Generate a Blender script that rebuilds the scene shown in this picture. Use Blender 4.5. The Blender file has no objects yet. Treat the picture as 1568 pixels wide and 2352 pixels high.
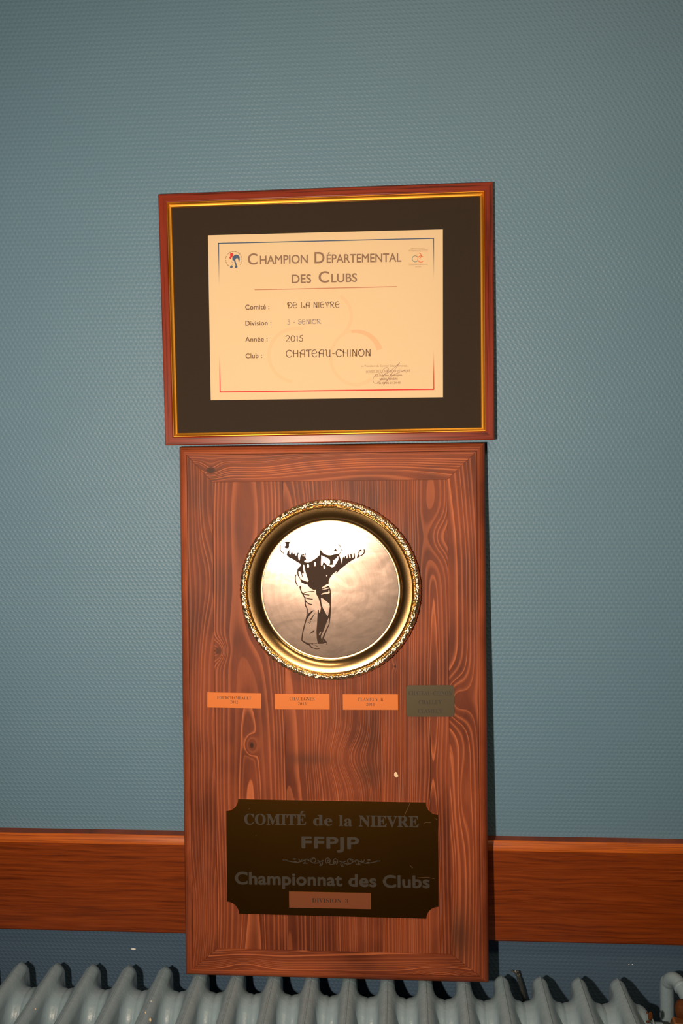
import bpy, bmesh, math, random, json
import numpy as np
from mathutils import Vector, Matrix
from math import sin, cos, pi, sqrt, radians, exp

# ------------------------------------------------------------------ frame of the scene
OZ = 1.42                                   # camera height above the floor; z=0 of the survey is the lens
scene = bpy.context.scene
root_col = scene.collection
F_PX, DIST = 2000.0, 1.1312
YAW, PITCH, ROLL = 0.0671, -0.0893, 0.0143
RW = Matrix.Rotation(YAW, 3, 'Z') @ Matrix.Rotation(PITCH, 3, 'X') @ Matrix.Rotation(ROLL, 3, 'Y')

# ------------------------------------------------------------------ camera
cam_d = bpy.data.cameras.new('camera')
cam = bpy.data.objects.new('camera', cam_d)
root_col.objects.link(cam)
cam_d.sensor_fit = 'VERTICAL'
cam_d.sensor_height = 36.0
cam_d.lens = 36.0 * F_PX / 2352.0
cam_d.clip_start = 0.01
B2 = Matrix(((1, 0, 0), (0, 0, -1), (0, 1, 0)))
cam.matrix_world = Matrix.Translation((0, -DIST, OZ)) @ (RW @ B2).to_4x4()
scene.camera = cam

def ray(px, py):
    return RW @ Vector(((px - 784) / F_PX, 1, -(py - 1176) / F_PX))

CAMP = Vector((0, -DIST, OZ))

def hit_wall(px, py, Y=0.0):
    d = ray(px, py)
    return CAMP + d * ((Y + DIST) / d.y)

# ------------------------------------------------------------------ world, lamps, exposure
world = bpy.data.worlds.new('world')
scene.world = world
world.use_nodes = True
world.node_tree.nodes['Background'].inputs[0].default_value = (0.9, 0.75, 0.6, 1)
world.node_tree.nodes['Background'].inputs[1].default_value = 0.05

FLASH_W = 59.0
fl = bpy.data.lights.new('camera_flash', 'SPOT')
fl.energy = FLASH_W
fl.color = (1.0, 0.80, 0.59)
fl.spot_size = radians(120)
fl.spot_blend = 1.0
fl.shadow_soft_size = 0.016
flo = bpy.data.objects.new('camera_flash', fl)
root_col.objects.link(flo)
fp = hit_wall(515, 1085)
flo.location = (fp.x, -DIST + 0.02, fp.z)
aim = hit_wall(700, 1060)
flo.rotation_euler = (aim - Vector(flo.location)).to_track_quat('-Z', 'Y').to_euler()

FILL_W = 7.0
al = bpy.data.lights.new('added_warm_fill', 'AREA')  # added warm fill for the top of the wall
al.shape = 'RECTANGLE'; al.size = 1.2; al.size_y = 0.3
al.energy = FILL_W
al.color = (1.0, 0.74, 0.42)
alo = bpy.data.objects.new('added_warm_fill', al)
root_col.objects.link(alo)
alo.location = (0.5, -2.0, OZ + 1.06)

vs = scene.view_settings
scene.display_settings.display_device = 'sRGB'
vs.view_transform = 'Standard'
vs.look = 'None'
vs.gamma = 1.0
vs.use_curve_mapping = False
vs.exposure = 0.0

# ------------------------------------------------------------------ helpers
def tag(o, label=None, cat=None, group=None, kind=None):
    if label: o['label'] = label
    if cat: o['category'] = cat
    if group: o['group'] = group
    if kind: o['kind'] = kind
    return o

def empty(name, loc, rot=(0, 0, 0)):
    o = bpy.data.objects.new(name, None)
    o.empty_display_size = 0.05
    root_col.objects.link(o)
    o.location = loc
    o.rotation_euler = rot
    return o

def link_mesh(name, me, mat=None, parent=None, smooth=False):
    o = bpy.data.objects.new(name, me)
    root_col.objects.link(o)
    if parent is not None: o.parent = parent
    if mat is not None and not me.materials: me.materials.append(mat)
    if smooth:
        for p in me.polygons: p.use_smooth = True
    return o

def from_bm(name, bm, mat=None, parent=None, smooth=False, bevel=0.0, seg=2):
    if bevel:
        bmesh.ops.bevel(bm, geom=list(bm.edges), offset=bevel, segments=seg, affect='EDGES', profile=0.5)
    bmesh.ops.recalc_face_normals(bm, faces=bm.faces)
    me = bpy.data.meshes.new(name)
    bm.to_mesh(me); bm.free()
    return link_mesh(name, me, mat, parent, smooth)

def smooth_by_angle(o, ang=35):
    me = o.data
    for p in me.polygons: p.use_smooth = True
    bm = bmesh.new(); bm.from_mesh(me)
    for e in bm.edges:
        if len(e.link_faces) == 2 and e.calc_face_angle(0) > radians(ang): e.smooth = False
    bm.to_mesh(me); bm.free()
    return o

def bm_box(bm, x0, x1, y0, y1, z0, z1):
    v = [bm.verts.new(p) for p in ((x0,y0,z0),(x1,y0,z0),(x1,y1,z0),(x0,y1,z0),(x0,y0,z1),(x1,y0,z1),(x1,y1,z1),(x0,y1,z1))]
    for f in ((0,1,2,3),(7,6,5,4),(0,4,5,1),(1,5,6,2),(2,6,7,3),(3,7,4,0)):
        bm.faces.new([v[i] for i in f])

def prism_xz(poly, y0, y1):
    """polygon in local x,z extruded from y0 (front) to y1 (back)"""
    bm = bmesh.new()
    a = [bm.verts.new((x, y0, z)) for x, z in poly]
    b = [bm.verts.new((x, y1, z)) for x, z in poly]
    n = len(poly)
    bm.faces.new(a); bm.faces.new(b[::-1])
    for i in range(n):
        bm.faces.new((a[i], b[i], b[(i+1) % n], a[(i+1) % n]))
    return bm

def lathe(profile, seg, fn=None, axis='y'):
    """profile of (r, h): ring around local -y axis"""
    bm = bmesh.new()
    rows = []
    for j, (r, h) in enumerate(profile):
        if r < 1e-6:
            rows.append([bm.verts.new((0, -h, 0))] * seg); continue
        row = []
        for i in range(seg):
            a = 2*pi*i/seg
            rr, hh = (r, h) if fn is None else fn(a, r, h, j)
            row.append(bm.verts.new((rr*cos(a), -hh, rr*sin(a))))
        rows.append(row)
    for j in range(len(rows)-1):
        A, B = rows[j], rows[j+1]
        for i in range(seg):
            k = (i+1) % seg
            q = []
            for v in (A[i], A[k], B[k], B[i]):
                if v not in q: q.append(v)
            if len(q) > 2: bm.faces.new(q)
    return bm

def tube(pts, rad, seg=16, cap=True):
    bm = bmesh.new()
    P = [Vector(p) for p in pts]
    rings = []
    t0 = (P[1]-P[0]).normalized()
    ref = Vector((0.3, 1, 0.2)).cross(t0).normalized()
    for i, p in enumerate(P):
        t = (P[min(i+1, len(P)-1)] - P[max(i-1, 0)]).normalized()
        ref = (ref - t*ref.dot(t)).normalized()
        b = t.cross(ref)
        r = rad[i] if isinstance(rad, (list, tuple)) else rad
        rings.append([bm.verts.new(p + (ref*cos(2*pi*k/seg) + b*sin(2*pi*k/seg))*r) for k in range(seg)])
    for i in range(len(rings)-1):
        for k in range(seg):
            bm.faces.new((rings[i][k], rings[i][(k+1) % seg], rings[i+1][(k+1) % seg], rings[i+1][k]))
    if cap:
        bm.faces.new(rings[0][::-1]); bm.faces.new(rings[-1])
    return bm

def catmull(pts, n=8):
    out = []
    P = [pts[0]] + list(pts) + [pts[-1]]
    for i in range(1, len(P)-2):
        p0, p1, p2, p3 = [np.array(P[i+k], float) for k in (-1, 0, 1, 2)]
        for k in range(n):
            t = k/n
            out.append(tuple(0.5*((2*p1)+(-p0+p2)*t+(2*p0-5*p1+4*p2-p3)*t*t+(-p0+3*p1-3*p2+p3)*t**3)))
    out.append(tuple(pts[-1]))
    return out

class Plane:
    """a thing's empty with helpers that turn photograph pixels into its local x,z"""
    def __init__(self, o):
        self.o = o
        self.M = Matrix.LocRotScale(o.location, o.rotation_euler, (1, 1, 1))
        self.I = self.M.inverted()
    def loc(self, px, py, off=0.0):
        c = self.I @ CAMP
        d = self.I.to_3x3() @ ray(px, py)
        p = c + d * ((-off - c.y) / d.y)
        return (p.x, p.z)

def rect_from_quad(q):
    """best upright rectangle for four local points TL TR BR BL -> centre, w, h, angle"""
    q = [np.array(p) for p in q]
    c = sum(q)/4
    w = (np.linalg.norm(q[1]-q[0]) + np.linalg.norm(q[2]-q[3]))/2
    h = (np.linalg.norm(q[0]-q[3]) + np.linalg.norm(q[1]-q[2]))/2
    u = (q[1]-q[0]) + (q[2]-q[3])
    return c, w, h, math.atan2(u[1], u[0])

def rot2(p, a, c=(0, 0)):
    return (c[0] + p[0]*cos(a) - p[1]*sin(a), c[1] + p[0]*sin(a) + p[1]*cos(a))

# ------------------------------------------------------------------ node helper
class NT:
    def __init__(self, name):
        self.mat = bpy.data.materials.new(name)
        self.mat.use_nodes = True
        self.t = self.mat.node_tree
        self.b = self.t.nodes['Principled BSDF']
    def n(self, kind, **kw):
        nd = self.t.nodes.new(kind)
        for k, v in kw.items(): setattr(nd, k, v)
        return nd
    def put(self, sock, v):
        if hasattr(v, 'is_output') or isinstance(v, bpy.types.NodeSocket): self.t.links.new(v, sock)
        elif v is not None:
            try: sock.default_value = v
            except Exception: sock.default_value = tuple(v)
    def m(self, op, a, b=None, c=None, clamp=False):
        nd = self.n('ShaderNodeMath', operation=op); nd.use_clamp = clamp
        for i, v in enumerate((a, b, c)):
            if v is not None: self.put(nd.inputs[i], v)
        return nd.outputs[0]
    def coord(self, which='Object'):
        return self.n('ShaderNodeTexCoord').outputs[which]
    def sep(self, v):
        nd = self.n('ShaderNodeSeparateXYZ'); self.put(nd.inputs[0], v); return nd.outputs
    def comb(self, x, y, z):
        nd = self.n('ShaderNodeCombineXYZ')
        for i, v in enumerate((x, y, z)): self.put(nd.inputs[i], v)
        return nd.outputs[0]
    def noise(self, vec, scale, detail=3.0, rough=0.5, dist=0.0):
        nd = self.n('ShaderNodeTexNoise'); self.put(nd.inputs['Vector'], vec)
        nd.inputs['Scale'].default_value = scale; nd.inputs['Detail'].default_value = detail
        nd.inputs['Roughness'].default_value = rough; nd.inputs['Distortion'].default_value = dist
        return nd.outputs[0]
    def mix(self, f, a, b, mode='MIX'):
        nd = self.n('ShaderNodeMix', data_type='RGBA', blend_type=mode)
        self.put(nd.inputs[0], f)
        for i, v in ((6, a), (7, b)):
            if isinstance(v, (tuple, list)) and len(v) == 3: v = (*v, 1)
            self.put(nd.inputs[i], v)
        return nd.outputs[2]
    def ramp(self, f, stops, interp='LINEAR'):
        nd = self.n('ShaderNodeValToRGB'); self.put(nd.inputs[0], f)
        cr = nd.color_ramp; cr.interpolation = interp
        while len(cr.elements) < len(stops): cr.elements.new(0.5)
        for e, (p, c) in zip(cr.elements, stops):
            e.position = p; e.color = (*c, 1) if len(c) == 3 else c
        return nd.outputs[0]
    def smooth(self, v, a, b, lo=0.0, hi=1.0):
        nd = self.n('ShaderNodeMapRange', interpolation_type='SMOOTHSTEP')
        self.put(nd.inputs[0], v)
        for i, x in zip((1, 2, 3, 4), (a, b, lo, hi)): nd.inputs[i].default_value = x
        return nd.outputs[0]
    def bump(self, h, strength, dist):
        nd = self.n('ShaderNodeBump'); nd.inputs['Strength'].default_value = strength
        nd.inputs['Distance'].default_value = dist
        self.put(nd.inputs['Height'], h); self.t.links.new(nd.outputs[0], self.b.inputs['Normal'])
    def col(self, v):
        self.put(self.b.inputs['Base Color'], (*v, 1) if isinstance(v, (tuple, list)) and len(v) == 3 else v)
    def set(self, rough=None, metal=None, spec=None, coat=None, coat_rough=None, sheen=None):
        for k, v in (('Roughness', rough), ('Metallic', metal), ('Specular IOR Level', spec), ('Coat Weight', coat), ('Coat Roughness', coat_rough)):
            if v is not None: self.put(self.b.inputs[k], v)
        return self

def simple(name, col, rough=0.5, metal=0.0, spec=0.5, var=0.0, scale=60):
    t = NT(name)
    if var:
        nz = t.noise(t.coord(), scale, 4)
        t.col(t.mix(nz, tuple(c*(1-var) for c in col), tuple(min(1, c*(1+var)) for c in col)))
    else: t.col(col)
    t.set(rough, metal, spec)
    return t.mat

GLYPHS = '{"A":[650,[[-13,0,-13,27,14,32,35,45,54,71,73,111,307,694,334,693,572,129,583,104,594,83,603,65,612,51,632,33,660,27,660,0,341,0,341,27,376,30,402,37,417,50,422,68,418,88,406,121,376,197,154,197,117,105,113,88,111,72,116,52,129,38,152,30,184,27,190,27,190,0],[169,239,360,239,263,475]]],"B":[659,[[24,0,24,26,67,33,93,48,107,76,111,122,111,549,109,587,103,614,92,633,76,645,53,651,23,653,23,678,328,678,443,668,525,639,574,590,590,522,580,466,549,422,498,389,427,368,513,343,574,307,611,257,623,196,619,152,605,113,583,80,553,52,514,29,468,13,414,3,354,0],[271,375,280,375,317,377,348,383,373,392,392,406,406,424,416,448,422,478,424,514,423,546,418,573,411,596,401,614,387,628,370,638,348,644,322,646,294,643,280,633,273,613,271,582],[330,36,360,38,385,45,406,57,422,73,433,94,441,121,446,153,448,191,446,230,439,262,428,288,413,309,392,324,365,335,333,342,294,344,271,344,271,97,274,68,284,50,301,39]]],"C":[697,[[382,-16,333,-13,288,-5,245,10,205,30,168,54,135,84,107,117,83,156,64,197,50,242,42,289,39,340,42,390,50,437,64,481,84,523,108,560,137,594,169,623,207,648,247,667,291,682,337,690,386,693,422,691,460,683,502,672,547,655,562,650,577,648,607,659,624,693,650,693,650,459,625,459,606,503,584,542,559,577,531,606,499,630,466,647,432,657,395,660,316,640,259,579,225,478,214,337,227,205,264,111,326,54,414,35,444,37,474,43,503,53,533,67,562,84,589,105,614,130,638,158,666,132,610,67,544,21,468,-7]]],"D":[738,[[30,0,30,26,69,32,94,44,106,69,110,111,110,557,105,606,91,635,64,648,22,653,22,678,330,678,415,673,488,656,551,628,604,590,644,541,674,483,691,416,697,339,675,191,608,85,496,21,340,0],[331,36,377,41,416,55,449,78,476,112,496,154,510,207,519,269,522,341,510,474,475,569,415,626,332,645,301,641,282,631,274,609,271,573,271,107,274,72,282,51,300,40]]],"E":[658,[[21,0,21,25,66,30,93,44,107,72,112,116,112,549,111,579,107,603,101,621,93,634,66,648,24,653,24,678,594,678,594,476,571,476,562,519,549,555,530,583,507,605,477,621,440,632,396,639,345,641,317,640,298,638,285,632,277,621,273,603,272,578,272,366,288,366,319,368,346,375,368,385,386,401,400,421,412,446,422,477,429,514,453,514,453,176,428,176,425,204,420,230,414,251,407,270,386,299,359,318,342,323,322,328,300,330,276,331,272,331,272,100,275,69,286,52,307,44,343,41,378,42,410,45,440,50,467,58,491,67,513,79,534,94,552,112,569,132,585,156,599,183,612,213,640,213,599,0]]],"F":[602,[[23,0,23,26,66,34,93,50,107,79,111,125,111,558,106,603,92,630,64,645,21,653,21,678,586,678,586,476,562,476,556,505,549,532,540,554,529,574,516,591,501,605,482,617,462,626,437,633,409,638,378,641,342,642,316,641,298,640,285,635,277,627,272,614,271,593,271,368,283,368,314,370,340,377,363,387,381,403,396,423,408,448,417,479,423,516,450,516,450,176,424,176,418,217,409,251,397,278,382,299,364,314,341,324,313,331,281,333,271,333,271,120,273,88,280,64,292,46,312,35,342,29,382,26,382,0]]],"G":[756,[[399,-15,347,-12,298,-4,252,10,211,29,173,53,139,82,110,115,86,153,66,195,52,240,44,289,41,341,44,391,52,439,66,483,86,524,110,561,138,595,171,623,208,648,248,668,290,682,335,690,383,693,423,691,464,684,506,672,550,656,564,651,577,649,592,652,604,660,614,673,624,693,651,693,651,458,625,458,614,488,600,515,586,540,569,564,551,585,532,604,511,621,490,635,468,646,445,654,422,658,398,660,319,640,262,580,228,479,217,339,220,265,230,201,246,146,268,101,296,65,329,39,367,24,410,19,436,20,458,24,476,31,489,41,505,68,510,106,510,190,505,229,490,254,478,261,460,266,438,270,410,271,410,295,745,295,745,271,704,266,680,254,668,230,664,191,664,43,598,18,532,-1,466,-11]]],"H":[779,[[23,0,23,26,66,32,93,47,107,75,111,120,111,564,106,605,93,631,66,646,24,653,24,678,360,678,360,653,328,649,304,643,288,633,278,618,273,595,271,564,271,373,509,373,509,564,507,595,502,618,493,633,477,643,453,649,420,653,420,678,755,678,755,653,712,646,686,632,673,606,669,564,669,120,673,77,687,49,712,33,755,26,755,0,420,0,420,26,463,32,490,46,504,73,509,120,509,329,271,329,271,120,275,75,289,47,316,32,360,26,360,0]]],"I":[388,[[20,0,20,26,63,34,91,48,107,73,112,112,112,576,107,614,94,637,67,648,20,653,20,678,364,678,364,653,319,648,292,637,277,614,272,576,272,115,274,87,279,66,289,50,307,39,332,31,366,26,366,0]]],"L":[635,[[23,0,23,26,66,32,93,47,107,75,111,120,111,564,106,606,93,633,66,647,24,653,24,678,372,678,372,653,337,651,310,646,291,636,280,620,273,596,271,564,271,123,272,92,276,70,284,55,298,47,318,42,348,41,383,42,414,45,443,51,469,59,492,69,513,83,533,99,551,119,567,141,582,167,596,197,609,230,636,230,598,0]]],"M":[944,[[21,0,21,26,64,32,92,47,107,74,112,118,112,569,110,598,105,619,95,634,79,644,55,650,22,653,22,678,275,678,472,212,669,678,919,678,919,653,878,645,853,630,839,604,834,563,834,127,836,90,841,64,851,45,866,35,888,29,918,26,918,0,589,0,589,26,621,30,644,37,660,48,670,66,675,90,677,124,677,594,429,0,402,0,157,579,157,119,162,72,178,44,207,31,252,26,252,0]]],"N":[735,[[600,-16,159,521,159,117,163,73,177,46,203,32,248,26,248,0,27,0,27,26,58,29,81,35,96,45,106,62,111,85,113,117,113,578,90,606,73,626,61,639,54,645,42,650,27,653,27,678,233,678,582,251,582,562,580,594,575,617,565,632,549,643,525,649,493,653,493,678,714,678,714,653,671,647,645,633,632,605,628,561,628,-16]]],"O":[782,[[388,-16,352,-14,317,-9,283,-1,251,11,220,26,192,43,165,63,141,86,118,111,98,138,81,168,67,199,56,232,48,267,43,302,41,339,43,376,48,411,56,446,67,479,81,510,98,539,118,566,141,592,166,614,193,635,222,652,254,667,287,679,321,687,357,692,395,694,431,692,466,687,500,679,532,668,563,653,591,636,618,616,642,594,664,569,684,542,701,512,716,481,727,448,735,413,740,377,742,339,740,302,735,266,727,232,716,199,701,168,684,138,664,111,641,86,616,63,589,43,560,26,529,11,496,-1,461,-9,425,-14],[394,18,469,38,522,98,554,199,565,339,562,413,553,478,538,533,518,579,492,614,461,640,426,655,387,660,312,640,259,580,227,479,216,339,219,265,228,201,243,146,264,100,290,64,321,39,355,23]]],"P":[622,[[23,0,23,26,66,32,93,47,107,75,111,120,111,564,106,605,93,631,66,646,24,653,24,678,318,678,377,677,428,672,468,665,500,655,524,643,546,628,564,611,580,592,593,571,602,547,607,521,609,494,605,454,593,417,574,385,546,358,511,335,468,319,418,309,360,306,271,306,271,120,275,75,289,47,316,32,360,26,360,0],[271,342,300,342,334,344,363,351,387,361,405,376,418,396,427,422,433,453,435,490,433,526,429,558,421,584,410,605,394,621,375,633,351,640,322,642,297,639,282,631,274,616,271,593]]],"Q":[782,[[563,-172,469,-161,390,-129,326,-76,278,-1,242,13,209,31,179,51,151,75,126,100,104,129,85,159,70,192,57,227,48,263,43,300,41,339,43,376,48,411,56,446,67,479,81,510,98,539,118,566,141,592,166,614,193,635,222,652,254,667,287,679,321,687,357,692,395,694,431,692,466,687,500,679,532,668,563,653,591,636,618,616,642,594,664,569,684,542,701,512,716,481,727,448,735,413,740,377,742,339,738,280,726,226,705,175,676,128,640,86,597,50,548,22,492,0,524,-53,562,-90,609,-113,662,-120,695,-117,732,-109,737,-137,692,-152,648,-163,605,-170],[395,18,470,38,523,98,555,199,566,339,563,413,554,478,539,533,518,579,492,614,461,640,426,655,387,660,312,640,259,580,227,479,216,339,219,265,228,201,243,146,265,100,291,64,321,39,356,23]]],"R":[704,[[23,0,23,26,66,32,93,47,107,75,111,120,111,564,106,605,93,631,66,646,24,653,24,678,323,678,393,675,454,667,505,653,547,634,579,609,603,578,616,541,621,498,612,441,583,395,535,359,469,333,643,75,659,53,674,38,690,29,712,26,715,26,715,0,504,0,300,316,271,316,271,120,275,75,289,47,316,32,360,26,360,0],[271,348,303,348,339,350,370,357,396,369,417,385,432,405,443,432,450,463,452,500,445,562,423,607,386,633,334,642,301,639,282,629,274,609,271,574]]],"S":[581,[[64,-16,64,235,93,235,107,184,123,140,143,104,166,74,192,51,222,35,256,25,293,22,320,24,344,30,365,40,383,54,397,70,407,89,413,110,415,133,410,164,395,192,370,217,335,238,242,284,201,306,167,329,138,352,115,376,97,402,84,430,77,461,74,494,76,523,80,551,89,576,100,600,114,621,131,639,150,655,172,669,195,680,220,688,247,692,275,694,307,692,342,687,360,683,379,679,399,673,420,667,434,664,446,662,467,670,477,694,505,694,505,475,480,475,472,502,462,528,451,551,437,573,422,593,406,610,388,626,370,639,350,649,330,656,310,661,289,662,265,660,243,655,224,647,208,635,185,604,178,566,185,530,204,501,219,488,236,476,257,463,281,451,377,406,406,392,431,377,454,362,473,347,488,331,502,315,513,298,521,280,527,261,531,242,534,220,535,198,533,167,527,138,518,111,505,86,488,63,468,43,444,26,418,12,389,0,357,-8,323,-13,286,-15,261,-14,236,-12,211,-7,187,1,164,9,147,14,134,17,126,18,112,16,103,11,97,0,91,-16]]],"T":[630,[[137,0,137,26,183,31,212,46,227,75,232,120,232,645,222,645,185,642,151,634,122,620,97,601,76,576,60,546,49,512,43,473,16,473,16,678,611,678,611,472,586,472,568,548,531,602,475,634,400,645,392,645,392,120,397,73,412,45,440,31,488,26,488,0]]],"U":[733,[[369,-19,305,-15,250,-4,205,16,170,43,143,77,124,120,113,172,109,231,109,564,104,605,91,631,64,646,22,653,22,678,358,678,358,653,325,649,302,643,285,633,275,618,271,595,269,564,269,208,271,167,277,131,288,101,303,77,322,57,346,44,375,36,409,33,486,46,540,84,573,148,584,237,584,563,579,604,565,631,537,645,489,653,489,678,706,678,706,653,668,644,645,628,633,602,629,563,629,270,625,198,613,137,593,87,566,48,529,19,485,-2,431,-15]]],"V":[637,[[316,-19,66,567,50,600,34,626,12,644,-21,653,-21,678,314,678,314,653,274,651,248,644,232,630,227,610,230,591,240,563,385,213,518,562,525,587,528,609,523,630,509,643,483,650,445,653,445,678,658,678,658,653,630,649,608,637,589,612,569,570,342,-19]]],"X":[701,[[17,0,17,26,49,31,79,44,107,67,134,99,288,310,116,575,92,609,71,633,49,648,24,653,21,653,21,678,363,678,363,653,341,653,298,644,283,618,287,601,300,578,394,431,479,556,498,590,505,616,488,643,436,653,436,678,682,678,682,653,677,653,656,652,636,647,617,640,600,630,583,616,566,599,548,579,531,556,418,394,615,85,633,59,650,41,667,30,687,26,691,26,691,0,355,0,355,26,362,26,415,35,432,61,426,85,409,118,312,272,205,120,190,93,185,67,190,49,204,36,227,29,259,26,259,0]]],"Y":[634,[[151,0,151,26,195,32,221,47,235,75,239,120,239,266,69,576,44,617,21,639,11,644,1,648,-9,651,-20,652,-20,678,308,678,308,652,291,652,267,650,248,644,236,633,232,620,235,604,244,583,370,336,496,545,513,580,519,607,514,627,500,641,477,649,444,652,439,652,439,678,654,678,654,652,630,646,609,632,590,611,570,583,399,303,399,120,404,75,417,47,444,32,488,26,488,0]]],"0":[559,[[280,-10,237,-7,198,2,164,16,135,36,110,61,89,91,71,126,58,165,47,208,40,255,35,305,34,359,35,413,40,463,47,509,58,552,71,591,89,625,110,654,135,679,164,699,199,713,237,721,281,724,322,721,360,713,393,699,422,679,446,654,468,625,486,590,500,552,511,508,519,462,523,412,525,358,523,304,519,254,511,208,500,165,486,126,468,91,446,61,421,36,392,16,359,1,321,-7],[280,55,306,60,326,75,342,100,353,135,360,179,366,231,369,290,370,358,369,426,366,485,360,536,353,580,342,615,327,639,306,654,281,659,255,654,235,639,218,615,207,580,199,537,194,485,190,426,189,358,190,290,193,231,199,179,207,135,218,100,234,75,255,60]]],"1":[559,[[97,0,97,53,179,53,201,57,217,67,226,87,229,118,229,619,210,597,193,577,176,560,161,544,130,522,100,515,78,520,59,535,46,558,42,589,74,599,110,613,129,622,150,634,172,649,196,666,266,718,378,718,378,118,381,91,388,70,403,57,429,53,510,53,510,0]]],"2":[559,[[35,0,35,103,183,254,212,285,238,313,260,340,278,365,293,389,306,412,316,435,324,457,330,480,334,503,336,528,337,553,336,580,332,602,325,621,316,637,291,656,259,663,235,660,216,652,200,639,188,620,179,595,172,565,168,530,167,490,140,491,115,496,94,503,75,513,59,526,48,543,41,564,39,589,45,624,64,656,77,671,94,684,114,695,137,706,163,714,192,719,224,723,259,724,312,721,358,713,397,699,430,680,455,655,473,627,484,594,488,558,485,524,476,490,468,473,459,456,447,437,434,418,418,398,400,376,379,352,355,328,328,301,299,271,266,239,230,205,130,110,363,110,392,115,416,128,435,150,446,179,454,210,513,210,508,0]]],"3":[559,[[243,-10,207,-9,175,-6,146,0,121,7,98,16,79,27,63,38,51,52,34,80,28,110,34,144,54,168,81,183,113,188,115,158,122,132,132,110,147,92,165,78,186,68,210,62,236,60,268,63,297,73,322,91,342,118,349,136,355,156,358,180,359,207,356,234,349,259,337,281,319,301,297,317,270,329,239,336,204,338,142,338,142,400,208,400,238,403,265,410,286,423,304,441,318,462,327,487,333,516,335,547,334,573,330,595,323,615,314,632,288,655,252,663,220,657,198,641,182,615,173,583,168,546,166,508,137,509,111,513,89,520,70,530,45,557,36,597,40,623,50,646,68,668,92,687,123,703,161,715,206,722,257,724,308,721,353,713,392,700,426,682,453,658,472,630,484,598,488,561,485,529,477,499,463,473,444,449,421,427,395,409,366,393,335,381,355,377,375,371,396,363,416,355,436,344,454,331,470,316,485,300,497,280,506,258,511,234,513,206,512,177,507,150,500,125,491,104,478,84,464,66,448,51,430,37,410,25,389,15,366,7,343,1,319,-4,294,-7,269,-9]]],"4":[559,[[180,0,180,53,208,53,240,56,266,66,284,87,290,125,290,186,13,186,13,247,297,714,436,714,436,252,540,252,540,186,436,186,436,125,442,87,460,66,487,56,518,53,531,53,531,0],[83,252,290,252,290,427,290,449,290,473,291,497,292,522,292,547,294,572,295,596,297,619,291,605,282,587,271,566,259,545,246,523,235,503,225,487,218,475]]],"d":[551,[[208,-15,183,-13,159,-7,136,2,116,16,96,32,79,52,65,74,52,99,42,126,35,155,30,186,29,219,31,256,35,291,43,324,54,354,67,381,83,405,101,425,121,443,143,456,167,466,191,472,217,474,250,470,281,460,308,442,332,417,332,597,328,623,316,641,294,650,262,654,262,678,475,678,475,112,477,81,484,61,498,48,526,41,526,16,484,14,438,8,387,-1,332,-15,332,58,309,26,280,3,247,-10],[255,42,278,47,301,62,320,84,332,113,332,360,324,383,307,402,285,414,259,418,219,406,194,372,186,345,180,312,176,273,175,228,176,184,179,146,185,113,193,87,218,53]]],"e":[448,[[229,-15,201,-13,174,-7,149,2,126,16,105,32,86,52,69,76,55,102,44,131,36,163,31,197,29,234,31,268,36,300,44,330,56,358,71,384,88,406,107,426,130,443,153,457,179,466,206,472,234,474,275,470,311,460,343,442,371,417,393,386,408,349,418,306,421,258,421,247,174,247,182,167,206,109,244,74,297,63,326,67,353,79,378,100,402,128,424,108,384,54,339,16,287,-7],[173,286,300,286,300,320,299,349,297,375,293,396,288,413,269,435,240,442,211,433,190,407,177,364,173,303]]],"a":[512,[[379,-15,346,-11,321,2,305,23,298,52,263,24,225,3,185,-9,142,-13,117,-11,95,-5,76,4,60,17,47,33,38,51,32,72,30,94,34,126,46,154,66,180,95,203,131,223,177,244,232,264,296,283,296,359,292,395,278,421,255,435,220,440,171,432,155,408,159,399,169,382,180,363,183,344,178,320,164,301,142,288,115,284,87,289,67,303,53,324,49,352,55,385,73,415,87,428,103,439,121,449,141,458,163,465,188,470,213,473,241,474,291,472,332,464,366,452,392,435,411,413,425,385,433,352,436,313,436,93,437,72,439,59,453,51,464,54,477,62,490,41,465,16,438,-1,409,-12],[225,50,241,53,259,61,278,75,296,94,296,252,244,234,206,206,184,170,176,125,179,92,188,69,204,55]]],"l":[297,[[27,0,27,24,52,29,68,38,75,55,78,83,78,592,76,620,70,639,56,650,30,654,30,678,221,678,221,83,223,57,230,39,244,29,268,24,268,0]]]}'

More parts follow.
